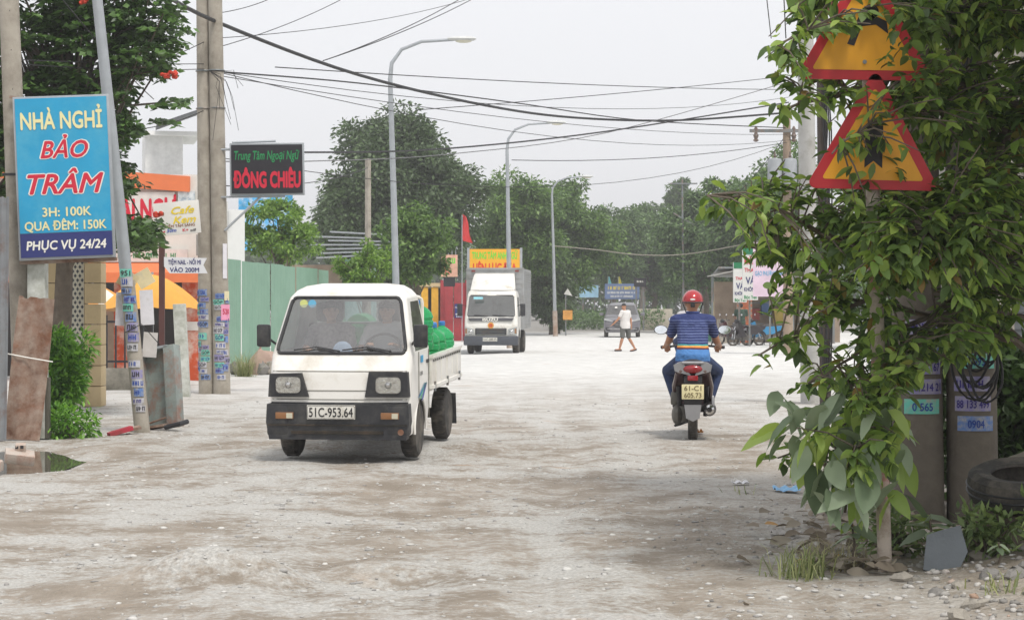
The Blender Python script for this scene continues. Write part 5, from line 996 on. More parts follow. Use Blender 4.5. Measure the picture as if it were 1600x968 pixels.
# twin concrete poles plastered with phone numbers
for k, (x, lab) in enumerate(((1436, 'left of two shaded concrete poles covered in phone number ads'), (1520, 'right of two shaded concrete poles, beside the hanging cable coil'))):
    D = 14.6; c = P(x, 0, D); t = pole('concrete_pole', lab, (c.x, D, 0), (c.x-.1+.02*k, D, 8.2), .185, .14, M('shade_dark_concrete', '6f685e', .92, var=.18, scale=3, bump=.4, bscale=30, dirt='544e46', damt=.45, dscale=1.6)); rg = random.Random(50+k)  # grimy concrete, base darkened to put the poles' deep shade into the colour
    for i, (s, z) in enumerate((('36162 167', 1.08), ('774', 1.22), ('36 214 21', .94), ('0 565', .8), (None, 1.36)) if k == 0 else (('88 133 499', .82), ('0904', .68), (None, .96), ('093', 1.12), (None, 1.32))):
        a = rg.uniform(-.2, .2)-.15*k+.1; b = MB(); curved_patch(b, .184, a, .27, z-.05, z+.055, .004, -.1*z/8.2); p_ = b.build('sticker', STK[(3, 1, 3, 2)[i % 4]], t, fix=False); lettering(s, p_, (-.1*z/8.2, 0, z), .055, INK[i % 2], min(.24, .03*len(s)), .025, wrap=.191, rot=(0, 0, a)) if s else strokes(p_, (-.1*z/8.2, 0, z), .055, .23, INK[i % 2], i, .191, (0, 0, a))
bush('roadside_shrub', 'dark shrub filling the gap behind the two shaded poles', (2.86, 15.2, 0), .42, .3, 1.7, 4200, .12, leafmat('shrub_leaf', '2c3f22', '55703a', .5, .2), 61); bush('roadside_shrub', 'dark shrub to the right behind the cable coil', (3.75, 15.6, 0), .5, .3, 1.3, 4200, .12, leafmat('shrub_leaf', '2c3f22', '55703a'), 62)
CABLE = M('black_cable', '1b1b1d', .6)
t = thing('cable_coil', 'tangled coil of black cable hanging on the shaded pole', 'cable coil', (P(1545, 0, 14).x, 14.15, .0)); rg = random.Random(9)
for k in range(9):
    cx, cz, r = rg.uniform(-.05, .05), 1.15+rg.uniform(-.14, .14), rg.uniform(.14, .27); MB().loop([(cx+r*.62*math.cos(a*.314), rg.uniform(-.012, .012)+.02*k, cz+r*1.1*math.sin(a*.314)) for a in range(20)], .009, 6).build('loop', CABLE, t)
for k in range(4): x = rg.uniform(-.12, .1); MB().tube([(x, .05, 1.3), (x-.08, .08, 2.4), (x-.15+.1*k, .15, 4.2), (x-.3, .2, 6.5)], .012, 6).build('hanging_cable', CABLE, t)
# shop house at the far right behind the tree
t = thing('grey_shophouse', 'shaded grey shophouse behind the roadside tree', 'shophouse', (12.6, 38, 0)); GW = M('shop_grey', '8b8880', .85, var=.1, dirt='66635c', damt=.4, dscale=.7)
MB().box((.6, 3, 3.6), (8.6, 6, 7.2)).build('wall', GW, t); MB().box((.6, -.35, 3.05), (8.8, .9, .16)).build('canopy', CONC, t)
for x in (-2.6, .1, 2.8): o = MB().box((x, -.02, 1.3), (2.1, .08, 2.5)).build('shutter', M('shutter', '6d7174', .5, .3), t); [MB().box((x, -.075, .15+.16*q), (2.05, .03, .03)).build('slat', M('shutter', '6d7174'), o) for q in range(15)]
for x in (-2.4, .2, 2.8): o = MB().box((x, -.02, 4.7), (1.3, .08, 1.5)).build('window', M('house_window', '6a7278'), t); [MB().box((x+dx, -.08, 4.7), (.06, .05, 1.56)).build('frame', WHT, o) for dx in (-.64, 0, .64)]
for x in (-3.6, -1.25, 1.45, 4.3): MB().box((x, -.6, 1.5), (.28, .28, 3.0)).build('pillar', CONC, t)
t = thing('yard_wall', 'low dark yard wall behind the old tyre', 'wall', (P(1600, 0, 36).x, 36, 0)); MB().box((.6, 0, .5), (3.4, .2, 1.0), bev=.02).build('wall_body', M('stained_conc', '9a958a'), t)
# utility poles
PCW = M('pole_white', 'b9b9b6', .85, var=.1, scale=2, dirt='9a9890', damt=.3)
t = pole('white_pole', 'pale concrete pole with brown crossarm left of the warning signs', P(1266, 630, 32).to_2d().to_3d(), P(1258, 28, 32), .15, .125, PCW); d = P(1258, 20, 32)-P(1266, 630, 32); z = P(0, 12, 32).z
o = MB().box((.02, -.1, z), (.75, .12, .22), (0, R(4), 0), .02).build('crossarm', M('rust_wood', '6a4232', .9, bump=.5), t)
for x in (-.25, .3): MB().lathe([(.03, 0), (.05, .04), (.03, .08), (.05, .12), (.02, .16)], (x, -.1, z+.1), 10).build('insulator', M('porcelain', '6a5a50', .3), t)
t = pole('wooden_pole', 'dark thin wooden pole wrapped in cables beside the pale pole', P(1290, 630, 31.4).to_2d().to_3d(), P(1282, 10, 31.4), .09, .07, M('dark_wood', '4a423c', .9, bump=.5)); 
for k in range(5): MB().tube([(.06*math.cos(k*1.3), -.1, .2), (.1*math.cos(k*1.7), -.12, 2.2), (-.05+.03*k, -.12, 4.2), (-.05, -.08, 6)], .012, 5).build('cable', CABLE, t)
t = pole('transformer_pole', 'slim brown concrete pole with transformers on the right', P(1232, 550, 65).to_2d().to_3d(), P(1229, 165, 65), .16, .12, M('pole_brown', '968472', .9)); zz = lambda py: P(0, py, 65).z
MB().box((-.3, -.14, zz(205)), (1.9, .1, .1)).build('crossarm', STEEL, t); MB().box((.1, -.1, zz(292)), (1.7, .6, .1)).build('platform', STEEL, t)
for x in (-1.05, .15): 
    b = MB(); b.lathe([(.04, -.35), (.1, -.3), (.05, -.25), (.09, -.15), (.05, -.08), (.07, .05), (.02, .15)], (x, -.14, zz(205)), 10); b.build('insulator', M('porcelain', '6a5a50'), t)
for x in (-.48, .0, .5): o = MB().lathe([(.02, 0), (.21, .02), (.23, .1), (.23, .75), (.2, .82), (.02, .86)], (x, -.35, zz(290)), 16).build('transformer', M('transformer_grey', '9a9ea2', .5), t); MB().lathe([(.03, 0), (.05, .05), (.03, .1), (.02, .2)], (x, -.35, zz(290)+.85), 8).build('bushing', M('porcelain', '6a5a50'), o)
t = pole('far_cross_pole', 'distant pole with a double crossarm above the trees', P(1068, 520, 120).to_2d().to_3d(), P(1066, 278, 120), .07, .05, STEEL, n=8); [MB().box((.0, -.12, P(0, y, 120).z), (w, .08, .08), (0, R(r_), 0)).build('crossarm', STEEL, t) for y, w, r_ in ((287, 1.6, 0), (342, 1.4, 30))]
# repair shop row
t = thing('repair_shop', 'small open repair shop with brick pillar and metal awning', 'shop', (P(1165, 0, 86).x, 86, 0))
MB().box((1.6, 2.2, 1.3), (5.4, .2, 2.6)).build('back_wall', M('plaster_brown', 'a3917e'), t); MB().box((1.6, .9, 3.0), (5.6, 3.0, .08), (R(-6), 0, 0)).build('roof_sheet', STEEL, t); MB().box((-.75, -.4, 2.98), (1.7, 1.5, .04), (0, R(-12), 0)).build('awning', M('awning_grey', 'a8a6a0', .6), t)
b = MB(); o = MB().box((-.08, -.2, 1.3), (.62, .3, 2.6)).build('brick_pillar', M('mortar', '9a8a7c', .9), t); BRK = M('brick_orange', 'b0603c', .85, var=.2); proto = None
for r_ in range(24):
    for q in range(3):
        x = -.29+q*.21+(.1 if r_ % 2 else 0)
        if x > .16: continue
        if proto is None: proto = MB().box((0, 0, 0), (.195, .03, .09)).build('brick', BRK, o)
        else: n_ = proto.copy(); COL.objects.link(n_); proto2 = n_; n_.location = (x, -.36, .08+r_*.107); continue
        proto.location = (x, -.36, .08)
for x in (-1.45, 1.9, 3.6): MB().box((x, -.6, 1.45), (.09, .09, 2.9)).build('post', STEEL, t)
MB().box((-.95, .1, .5), (.4, .5, 1.0)).build('counter', CONC, t)
for k_, (x, z, c_) in enumerate(((.6, 1.2, '8a3a34'), (1.1, 1.5, '3f5f8a'), (1.6, 1.1, 'b8a050'), (2.2, 1.45, '5a6a5a'), (2.7, 1.1, '94856c'))): MB().box((x, 1.9, z), (.42, .3, .5+.1*(k_ % 3)), bev=.02).build('shelf_goods', M('goods_'+c_, c_, .7), t)
for z in (.85, 1.75): MB().box((1.6, 1.9, z-.05), (2.9, .4, .04)).build('shelf', STEEL, t)
t = thing('green_gate', 'low green metal gate left of the repair shop', 'gate', (P(1118, 0, 90).x, 90, 0)); MB().box((0, 0, .55), (1.0, .05, 1.1)).build('panel', M('gate_green', '2f6a52', .6), t); [MB().box((x, 0, .8), (.07, .07, 1.6)).build('post', STEEL, t) for x in (-.55, .55)]; MB().box((.2, .04, 1.45), (.7, .04, .6)).build('notice', M('notice_yellow', 'b8a050', .6), t)
def rsign(label, px, D, w, h, zc, lines, mat, hdr=None, rz=0):
    t = thing('shop_sign', label, 'sign', (P(px, 0, D).x, D, zc-h/2), rz, 'repair shop signs'); MB().box((0, 0, h/2), (w, .08, h)).build('board', mat, t); MB().box((0, .06, -(zc-h/2)/2), (.06, .06, zc-h/2)).build('post', STEEL, t)
    if hdr: MB().box((0, -.045, h-.12), (w, .02, .24)).build('header', hdr, t)
    for s, z, c, ww, m in lines: lettering(s, t, (0, -.046, z), c, m, ww, .04)
    return t
WB = M('sign_white', 'dcdcd8', .5, var=.03)
rsign('white shop sign with green header reading rửa thay vá', 1172, 79, .62, 2.0, 2.78, [('RỬA', 1.5, .24, .5, REDP), ('THAY', 1.16, .15, .5, REDP), ('VÁ', .76, .26, .4, NAVYP), ('KHÔNG', .42, .15, .52, NAVYP), ('Bọc Yên', .12, .13, .52, GREENP)], WB, M('header_green', '1f7a50', .5), 14)
rsign('second smaller white tyre sign behind the first', 1156, 82, .55, 1.6, 2.5, [('VÁ', .66, .24, .36, NAVYP), ('THAY', .96, .12, .4, REDP), ('KHÔNG', .36, .13, .46, NAVYP), ('Bọc Yên', .1, .12, .46, GREENP)], WB, M('header_green', '1f7a50'), 14)
rsign('large pale pink rice shop banner on the right', 1203, 76, 1.25, 2.0, 2.9, [('GẠO PHƯƠNG PHÁT', .86, .17, 1.1, M('sky_print', '6fa8cc'))], M('banner_pink', 'dcc4d4', .6, var=.12, scale=2), None, -6)
# far boards at the end of the road
def board(label, px, py, D, wpx, hpx, mat, lines=(), post=True):
    s = D/F; c = P(px, py+hpx/2, D); t = thing('billboard', label, 'billboard', (c.x, D, 0), 0); MB().box((0, 0, c.z+hpx*s/2), (wpx*s, .1, hpx*s)).build('panel', mat, t)
    for x in (-.3, .3): MB().box((x*wpx*s, .1, c.z/2+.2), (.1, .1, c.z+.4)).build('post', STEEL, t)
    for sd, dz, cap, w, m in lines: strokes(t, (0, -.06, c.z+hpx*s*dz), cap*s, w*s, m, sd)
board('pale blue billboard at the end of the road', 920, 455, 140, 30, 19, M('bill_pale', '9cc4dc', .5, var=.25, scale=1.5)); board('navy and green billboard right behind the grey car', 972, 455, 138, 54, 24, M('bill_navy', '64769c', .5, var=.25, scale=.8), ((1, .72, 5, 44, YELP), (2, .42, 3.2, 46, WHITEP), (3, .18, 3, 36, WHITEP)))
board('small black hanging sign above the navy billboard', 1000, 441, 132, 19, 14, M('board_black', '26242a'), ((4, .6, 3, 12, WHITEP),))
for x, c, lab in ((950, '7cc8cc', 'small turquoise banner flag over the billboard'), (966, 'd8d050', 'small yellow banner flag over the billboard')):
    t = thing('banner_flag', lab, 'flag', (P(x, 0, 139).x, 139, 0)); zt = P(0, 432, 139).z; MB().tube([(0, 0, 0), (0, 0, zt)], .03, 6).build('flagpole', STEEL, t); MB().grid(lambda u, v: (.25*u*(1-.6*v), .05*math.sin(5*u), zt-.55*(1-v)), 5, 5).build('cloth', M('flag_'+c, c, .8), t)
t = thing('pale_wall', 'low pale wall at the end of the road right of car', 'wall', (P(1020, 0, 136).x, 136, 0)); MB().box((0, 0, .7), (2.6, .2, 1.4), bev=.02).build('wall_body', M('wall_cream', 'b8b0a0', .9, var=.1), t)
t = thing('roadside_notice', 'small orange notice on a stick beside the far lamp', 'notice', (P(884, 0, 108).x, 108, 0)); MB().box((0, 0, 1.1), (.06, .06, 2.2)).build('stick', STEEL, t); MB().box((.1, -.05, 1.1), (.5, .03, .5)).build('panel', M('notice_orange', 'd89a4a', .6, var=.2), t); MB().prism([(-.1, 2.2), (.35, 2.1), (.1, 2.5)], -.05, -.02).build('panel', WHT, t)
# old tyre on a concrete block with a sack
t = thing('concrete_block', 'rough concrete block under the old tyre', 'block', (3.05, 12.15, 0)); MB().box((.02, .05, .17), (.62, .5, .37), (0, .06, .35), .05, .94).build('block_body', M('rough_block', '5f574c', .95, bump=1, bscale=9, var=.3, dirt='857a6a', damt=.45), t)
t = thing('old_tyre', 'worn old car tyre lying on a concrete block', 'tyre', (2.99, 12.05, .36)); t.rotation_euler = (R(13), R(-4), 0); b = MB(); b.lathe([(.17, .01), (.25, .0), (.295, .03), (.305, .07), (.305, .13), (.295, .17), (.25, .195), (.17, .18), (.165, .16), (.24, .15), (.25, .1), (.24, .04), (.165, .03)], n=36); b.build('tyre_body', TYRE, t); [MB().loop([(.306*math.cos(a*.1745), .306*math.sin(a*.1745), z) for a in range(36)], .006, 4).build('tread_groove', BLACKM, t) for z in (.08, .12)]
t = thing('canvas_sack', 'grey brown canvas bundle behind the old tyre', 'sack', (3.25, 12.6, .0)); b = MB(); b.ball((.1, 0, .5), (.26, .2, .18), 18, 12); b.ball((-.1, .05, .48), (.15, .16, .12), 18, 12); b.box((.05, .05, .22), (.45, .3, .44), bev=.06); fuse(b, 'sack_body', M('canvas', '7d766a', .95, bump=.5, bscale=8), t, .03, 6)
for i_, (x_, y_, r_, lb_) in enumerate(((2.72, 11.75, .2, 'low weeds in front of the concrete block'), (3.0, 11.45, .22, 'low weeds on the rubble bank at the right edge'), (2.3, 12.3, .25, 'low weeds between sign post and shaded pole'))): bush('weed_clump', lb_, (x_, y_, float(ground_z(x_, y_))), r_, r_*.8, .26, 420, .07, leafmat('weed_leaf', '4a5f34', '83965c', .55, .25), 70+i_, 'weeds')
# slate slab, rubble, litter
t = thing('slate_slab', 'grey broken slab leaning beside the sign post foot', 'slab', G(1470, 896)); t.rotation_euler = (R(-22), R(12), R(-12)); MB().prism([(-.1, 0), (.08, -.02), (.12, .16), (.05, .3), (-.06, .24), (-.12, .2)], -.012, .012).build('slab_body', M('slate', '6f757a', .8, bump=.3), t)
rg = random.Random(77); RUB = [M('rubble_a', '9a948a', .95, bump=.5, bscale=18), M('rubble_b', '83807c', .95, bump=.5, bscale=18), M('rubble_c', 'a8988a', .95, bump=.5, bscale=18)]; rub = []
for i in range(8):
    b = MB(); b.ball((0, 0, 0), (.5, .38, .28), 7, 5); r2 = random.Random(i); b.v = [(x*(1+r2.uniform(-.3, .3)), y*(1+r2.uniform(-.3, .3)), z*(1+r2.uniform(-.3, .3))) for x, y, z in b.v]; rub.append((b, RUB[i % 3]))
meshes = []
SV, SF = [], []
for k in range(330):
    if k < 240: x, y = rg.uniform(1395, 1650), rg.uniform(845, 985)
    else: x, y = rg.uniform(1020, 1400), rg.uniform(790, 965)
    if k < 240 and x < 1470 and y > 940: x += 130
    g = G(x, y); i = rg.randrange(8); gz = float(ground_z(g.x, g.y)); bigone = k < 22
    s = rg.uniform(.08, .15) if bigone else (rg.uniform(.02, .06) if k < 240 else rg.uniform(.012, .035))
    mt = Matrix.LocRotScale(Vector((g.x, g.y, gz+s*.1)), Euler((rg.uniform(-.3, .3), rg.uniform(-.3, .3), rg.uniform(0, 6))), Vector((s, s, s)))
    if bigone:
        if len(meshes) <= i: o = rub[len(meshes)][0].build('rubble_stone', rub[len(meshes)][1], None, smooth=25); meshes.append(o.data)
        else: o = bpy.data.objects.new('rubble_stone', meshes[i]); COL.objects.link(o)
        o.matrix_basis = mt; tag(o, 'larger broken rubble stone on the bank below the roadside tree', 'stone', 'rubble stones under the tree')
    else:
        n0 = sum(len(v) for v in SV); SV.append(np.array([mt @ Vector(v) for v in rub[i][0].v])); SF += [tuple(a+n0 for a in f) for f in rub[i][0].f]
o = raw_mesh('rubble', np.concatenate(SV), np.array(SF), leafmat('rubble_mix', (.2, .19, .175), (.5, .48, .45), .95, 0, (.38, .26, .19))); tag(struct(o, 'stuff'), 'small rubble and stones littering the bank by the sign post', 'rubble')
def litter(name, label, px, py, fn, mat, cat='litter'):
    g = G(px, py); o = MB().grid(fn, 10, 8).build(name, mat); o.location = (g.x, g.y, float(ground_z(g.x, g.y))+.012); tag(o, label, cat)
cr = lambda sx, sy, h, sd: (lambda u, v: ((u-.5)*sx, (v-.5)*sy, h*abs(math.sin(u*7+sd)*math.cos(v*5+sd*2))))
litter('plastic_bag', 'crumpled blue plastic bag beside the hanging leaves', 1228, 766, cr(.2, .3, .035, 1), M('bag_blue', '5b9cc8', .4)); litter('paper_scrap', 'white paper scrap lying on the dirt road', 1157, 757, cr(.14, .12, .03, 2), M('scrap_white', 'd8d8dc', .6)); litter('orange_scrap', 'small orange scrap beside the scooter rear wheel', 1093, 679, cr(.09, .1, .05, 3), M('scrap_orange', 'd8a060', .7)); litter('grey_rag', 'flat grey rag on the dirt near the grass tuft', 1222, 832, cr(.15, .2, .03, 4), M('rag_grey', 'a09c98', .9))
t = thing('wire_loop', 'thin white wire loop standing on the paper scrap', 'litter', G(1157, 757)); MB().tube([(-.07, 0, 0), (-.05, 0, .06), (0, 0, .03), (.04, 0, .06), (.07, 0, 0)], .004, 5).build('wire', WHITEP, t)
t = thing('rubble_heap', 'small rubble pile at the foot of the green fence', 'rubble', P(405, 585, 46.5).to_2d().to_3d()); 
for k in range(12): o = MB(); o.v, o.f, o.mi = [(x*.5*rg.uniform(.9, 1.1)*(1.6 if k == 0 else .6), y*.5*(1.2 if k == 0 else .6), z*(1.6 if k == 0 else .6)) for x, y, z in rub[k % 8][0].v], rub[k % 8][0].f, rub[k % 8][0].mi; q = o.build('stone', M('rubble_pink', 'b0978a', .95) if k == 0 else RUB[k % 3], t, smooth=25); q.location = (rg.uniform(-.6, .6), rg.uniform(-.3, .3), .1)
# grass tufts
def tuft(label, base, n, h, mat, seed):
    rg = np.random.RandomState(seed); V = []; Fq = []
    for k in range(n):
        a = rg.uniform(0, 6.28); l = rg.uniform(.2, 1.0)*h; hh = h*rg.uniform(.25, 1); b = np.array([rg.randn()*.09, rg.randn()*.09, 0]); d = np.array([math.cos(a), math.sin(a), 0]); s = np.array([-d[1], d[0], 0])*.004
        p = [b, b+d*l*.35+np.array([0, 0, hh*.6]), b+d*l+np.array([0, 0, hh*(.95-.3*rg.rand())])]; i = len(V); V += [p[0]-s, p[0]+s, p[1]+s*.8, p[1]-s*.8, p[2]+s*.1, p[2]-s*.1]; Fq += [(i, i+1, i+2, i+3), (i+3, i+2, i+4, i+5)]
    o = raw_mesh('grass_tuft', np.array(V), np.array(Fq), mat); o.location = (base[0], base[1], float(ground_z(base[0], base[1]))); tag(o, label, 'grass'); return o
GRS = leafmat('grass_blade', '5a6a3a', 'a8ab7c', .6, .3)
tuft('dusty grass tuft at the road edge left of sign post', G(1250, 905), 130, .26, GRS, 1); tuft('dry pale grass tuft in the dead leaves by the post', G(1305, 885), 150, .22, leafmat('dry_blade', '8a8466', 'b8b090', .7, .2), 2); tuft('tiny grass sprig growing out of the road', G(1162, 772), 12, .12, GRS, 3); tuft('tall grass tuft at the foot of the green fence', P(382, 590, 44.5).to_2d().to_3d(), 260, .75, GRS, 4); tuft('small grass tuft among the rubble at right', G(1560, 935), 40, .14, GRS, 5)
# ---- the big-leaved roadside tree
def leaf_mesh(name, L, W, seed, mat):
    rg = random.Random(seed); n = 6; vs = []; cur = rg.uniform(.1, .3); tw = rg.uniform(-.25, .25)
    for i in range(n+1):
        u = i/n; w = W*.5*(math.sin(math.pi*min(1, u**.8))**.75)*(1 if u < .98 else .05)+.002; y = -L*u; z = -cur*L*u*u
        for s in (-1, 0, 1): vs.append((s*w, y, z+(abs(s)*w*.28)+s*w*tw*u+(abs(s)*.012*math.sin(u*14+seed))))
    me = bpy.data.meshes.new(name); me.from_pydata(vs, [], [(i*3+j, i*3+j+1, i*3+j+4, i*3+j+3) for i in range(n) for j in range(2)]); me.materials.append(mat); me.polygons.foreach_set('use_smooth', [True]*len(me.polygons)); return me
LF = leafmat('roadside_leaf', '3a4f26', '75904a', .55, .3, '7a6230'); LFD = leafmat('dusty_big_leaf', '66785a', '98a78a', .6, .15); LFY = leafmat('fresh_leaf', '6c8a3c', '9fb45c', .5, .35)
def roadside_tree():
    rg = random.Random(123); T0 = Vector((3.55, 12.4, 0)); t = thing('roadside_tree', 'overhanging big-leaved tree covering the warning signs at right', 'tree', T0)
    br = [[(1640, 40), (1480, 30), (1330, 15), (1215, 70)], [(1640, 180), (1450, 110), (1300, 150), (1215, 170)], [(1640, 230), (1500, 180), (1390, 170), (1300, 240)], [(1650, 330), (1450, 330), (1300, 375), (1190, 310), (1105, 305)], [(1640, 380), (1400, 400), (1250, 405), (1165, 385)], [(1640, 450), (1450, 430), (1320, 480), (1185, 555)], [(1640, 500), (1500, 480), (1380, 520), (1260, 600)], [(1640, 560), (1500, 500), (1350, 470), (1225, 465)], [(1560, 500), (1390, 600), (1310, 670), (1215, 715)], [(1640, 100), (1560, 240), (1500, 330), (1450, 360)], [(1640, -30), (1480, -40), (1300, -30)], [(1640, 300), (1560, 420), (1480, 470), (1400, 560), (1340, 700)]]
    paths = []; bm = MB()
    for k, b in enumerate(br):
        D = 12.6; pts = []; d0, d1 = 12.4, rg.uniform(11.1, 12.6)
        for i, (x, y) in enumerate(b): f = i/(len(b)-1); pts.append(P(x, y, d0+(d1-d0)*f)-T0)
        sm = []
        for a, c in zip(pts, pts[1:]):
            for q in range(5): sm.append(a.lerp(c, q/5)+Vector((rg.uniform(-.015, .015), rg.uniform(-.02, .02), rg.uniform(-.015, .015))))
        sm.append(pts[-1]); paths.append(sm); n = len(sm)
        root = Vector((rg.uniform(-.05, .05), 0, max(.6, sm[0].z-.5))); bm.tube([root]+sm, [.032]+[.022*(1-i/n)+.004 for i in range(n)], 6)
    bm.build('branches', BARK, t); MB().tube([(0, 0, -.1), (.05, 0, 1), (0, .05, 2.2), (-.05, 0, 3.8)], [.12, .1, .08, .05], 10).build('trunk', BARK, t)
    poly = [(1300, -60), (1185, 62), (1190, 120), (1255, 185), (1235, 235), (1185, 265), (1100, 290), (1108, 345), (1165, 375), (1205, 430), (1178, 470), (1182, 560), (1235, 605), (1245, 700), (1300, 760), (1400, 740), (1420, 590), (1560, 545), (1600, 480), (1690, 480), (1690, -60)]
    def inside(x, y):
        c = False
        for i in range(len(poly)):
            (x1, y1), (x2, y2) = poly[i], poly[i-1]
            if (y1 > y) != (y2 > y) and x < (x2-x1)*(y-y1)/(y2-y1)+x1: c = not c
        return c
    allp = [p for s in paths for p in s]; tw = MB(); leaves = []
    sgn = lambda x, y: (1265 < x < 1455) and (y < 128 or 150 < y < 300)
    k = 0; cnt = {}
    while k < 2000:
        x, y = rg.uniform(1095, 1690), rg.uniform(-60, 760)
        if not inside(x, y): continue
        if x < 1330 and rg.random() < .45: continue
        if x < 1480 and fbm(np.array(x*.016), np.array(y*.02), 3) < (.0 if x < 1330 else -.1): continue
        D = rg.uniform(11.0, 13.2)
        if 1300 < x < 1460 and 300 < y < 640: D = rg.uniform(11.0, 11.9)
        if sgn(x, y) and D < 11.75:
            if rg.random() < .82: D = rg.uniform(11.85, 13.2)
        p = P(x, y, D)-T0; near = min(allp, key=lambda q: (q-p).length_squared)
        if (near-p).length > .55: p = near+(p-near).normalized()*.55*rg.random()
        k += 1
        w = near+T0; nx_, ny_ = 800+w.x*F/w.y, YH-(w.z-EYE)*F/w.y
        if w.y < 11.65 and ((1262 < nx_ < 1440 and 225 < ny_ < 300) or (1275 < nx_ < 1385 and 55 < ny_ < 128)): continue
        cnt[id(near)] = cnt.get(id(near), 0)+1
        if cnt[id(near)] <= 6 or rg.random() < .25: tw.tube([near, near.lerp(p, .5)+Vector((0, 0, .03)), p], [.006, .005, .003], 5)
        n = rg.randrange(6, 10); d = (p-near).normalized() if (p-near).length > .01 else Vector((-1, 0, 0))
        for i in range(n):
            q = near.lerp(p, rg.uniform(.35, 1.0)); a = rg.uniform(0, 6.28); dr = Vector((math.cos(a), math.sin(a)*.9, rg.uniform(-1.0, .15)))+d*.5; leaves.append((q, dr, rg.uniform(.06, .12), 0 if rg.random() < .6 else 2))
    for s in paths:                                       # dense sprays at the branch tips
        m_ = len(s)
        for _ in range(46):
            i = rg.randrange(int(m_*.62), m_); a = rg.uniform(0, 6.28); leaves.append((s[i]+Vector((rg.gauss(0, .035), rg.gauss(0, .05), rg.gauss(0, .035))), Vector((math.cos(a), math.sin(a)*.8, rg.uniform(-1.1, .1))), rg.uniform(.06, .125), 0 if rg.random() < .45 else 2))
    for p in allp:
        if rg.random() < .8: a = rg.uniform(0, 6.28); leaves.append((p, Vector((math.cos(a), math.sin(a), rg.uniform(-.9, .2))), rg.uniform(.09, .15), 0))
    tw.build('twigs', BARK, t); big = []
    for _ in range(230):                                  # a creeper winding up the sign post
        z_ = rg.uniform(.95, 2.35); a = rg.uniform(0, 6.28); p = Vector((b0.x, SD, 0))+at(z_)+Vector((.06*math.cos(a)+rg.gauss(0, .07), -.05-abs(rg.gauss(0, .08)), 0))-T0; leaves.append((p, Vector((math.cos(a), math.sin(a)*.6-.3, rg.uniform(-1, .1))), rg.uniform(.06, .12), 0 if rg.random() < .6 else 2))
    for _ in range(70): p = P(rg.uniform(1385, 1470), rg.uniform(-10, 135), rg.uniform(11.15, 11.4))-T0; a = rg.uniform(0, 6.28); leaves.append((p, Vector((math.cos(a), math.sin(a)*.6, rg.uniform(-1, .1))), rg.uniform(.06, .12), 0))
    def clear(e):
        w = e[0]+T0; x, y = 800+w.x*F/w.y, YH-(w.z-EYE)*F/w.y
        return w.y < 11.65 and ((1262 < x < 1440 and 232 < y < 300) or (1275 < x < 1385 and 55 < y < 128) or (1330 < x < 1400 and 205 < y < 240)) and rg.random() < .5
    leaves = [e for e in leaves if not clear(e)]
    ng = np.random.RandomState(8); n = 26000; u = ng.rand(n, 3); cp = np.stack([2.1+4.9*u[:, 0], 9.6+6.4*u[:, 1], 3.35+2.4*u[:, 2]+.1*(9.6+6.4*u[:, 1]-11)], 1)-np.array(T0)      # upper crown mostly above the frame, added dense to shade poles and bank
    cp = cp[(fbm(cp[:, 0]*1.5+9, cp[:, 1]*1.5+cp[:, 2], 3) > -.12)]; struct(leaf_cloud('upper_shade_foliage', cp, ng.randn(len(cp), 3), .22, .11, LF, t, ng, .4), 'stuff')
    for _ in range(130):                                   # the large dusty leaves low down
        x, y = rg.uniform(1205, 1415), rg.uniform(610, 775)
        if y > 700 and x < 1260: continue
        p = P(x, y, rg.uniform(11.2, 11.9))-T0; a = rg.uniform(0, 6.28); big.append((p, Vector((math.cos(a)*.8, math.sin(a)*.6, rg.uniform(-1.1, -.1))), rg.uniform(.17, .3), 1 if rg.random() < .62 else 2))
    st = MB()
    for x in (1290, 1330, 1365, 1400): a = P(x, 600, 11.6)-T0; e = P(x+rg.uniform(-30, 10), 800, 11.7)-T0; st.tube([a, a.lerp(e, .5)+Vector((.03, 0, 0)), e], .008, 5)
    st.build('stems', BARK, t)
    mats = [LF, LFD, LFY]; var = {m: [leaf_mesh('leaf', 1, (.36, .42, .48, .54, .4)[i], 10*m+i, mats[m]) for i in range(5)] for m in range(3)}
    def mtx(p, d, L): q = d.normalized().to_track_quat('-Y', 'Z'); return Matrix.LocRotScale(p, q @ Euler((0, rg.uniform(-.7, .7), 0)).to_quaternion(), Vector((L, L, L)))
    leaves.sort(key=lambda e: (e[0]+T0).y/e[2]); own = big+leaves[:240]; rest = leaves[240:]
    for p, d, L, m in own: o = bpy.data.objects.new('leaf', rg.choice(var[m])); COL.objects.link(o); o.parent = t; o.matrix_basis = mtx(p, d, L)
    for m in (0, 2):
        V = []; Fs = []; base = 0
        for p, d, L, mm in rest:
            if mm != m: continue
            me = rg.choice(var[m]); a = np.empty(len(me.vertices)*3); me.vertices.foreach_get('co', a); M4 = np.array(mtx(p, d, L)); V.append(a.reshape(-1, 3) @ M4[:3, :3].T+M4[:3, 3]); Fs.append(np.array([tuple(f.vertices) for f in me.polygons])+base); base += len(me.vertices)
        struct(raw_mesh('foliage', np.concatenate(V), np.concatenate(Fs), mats[m], t, True), 'stuff')
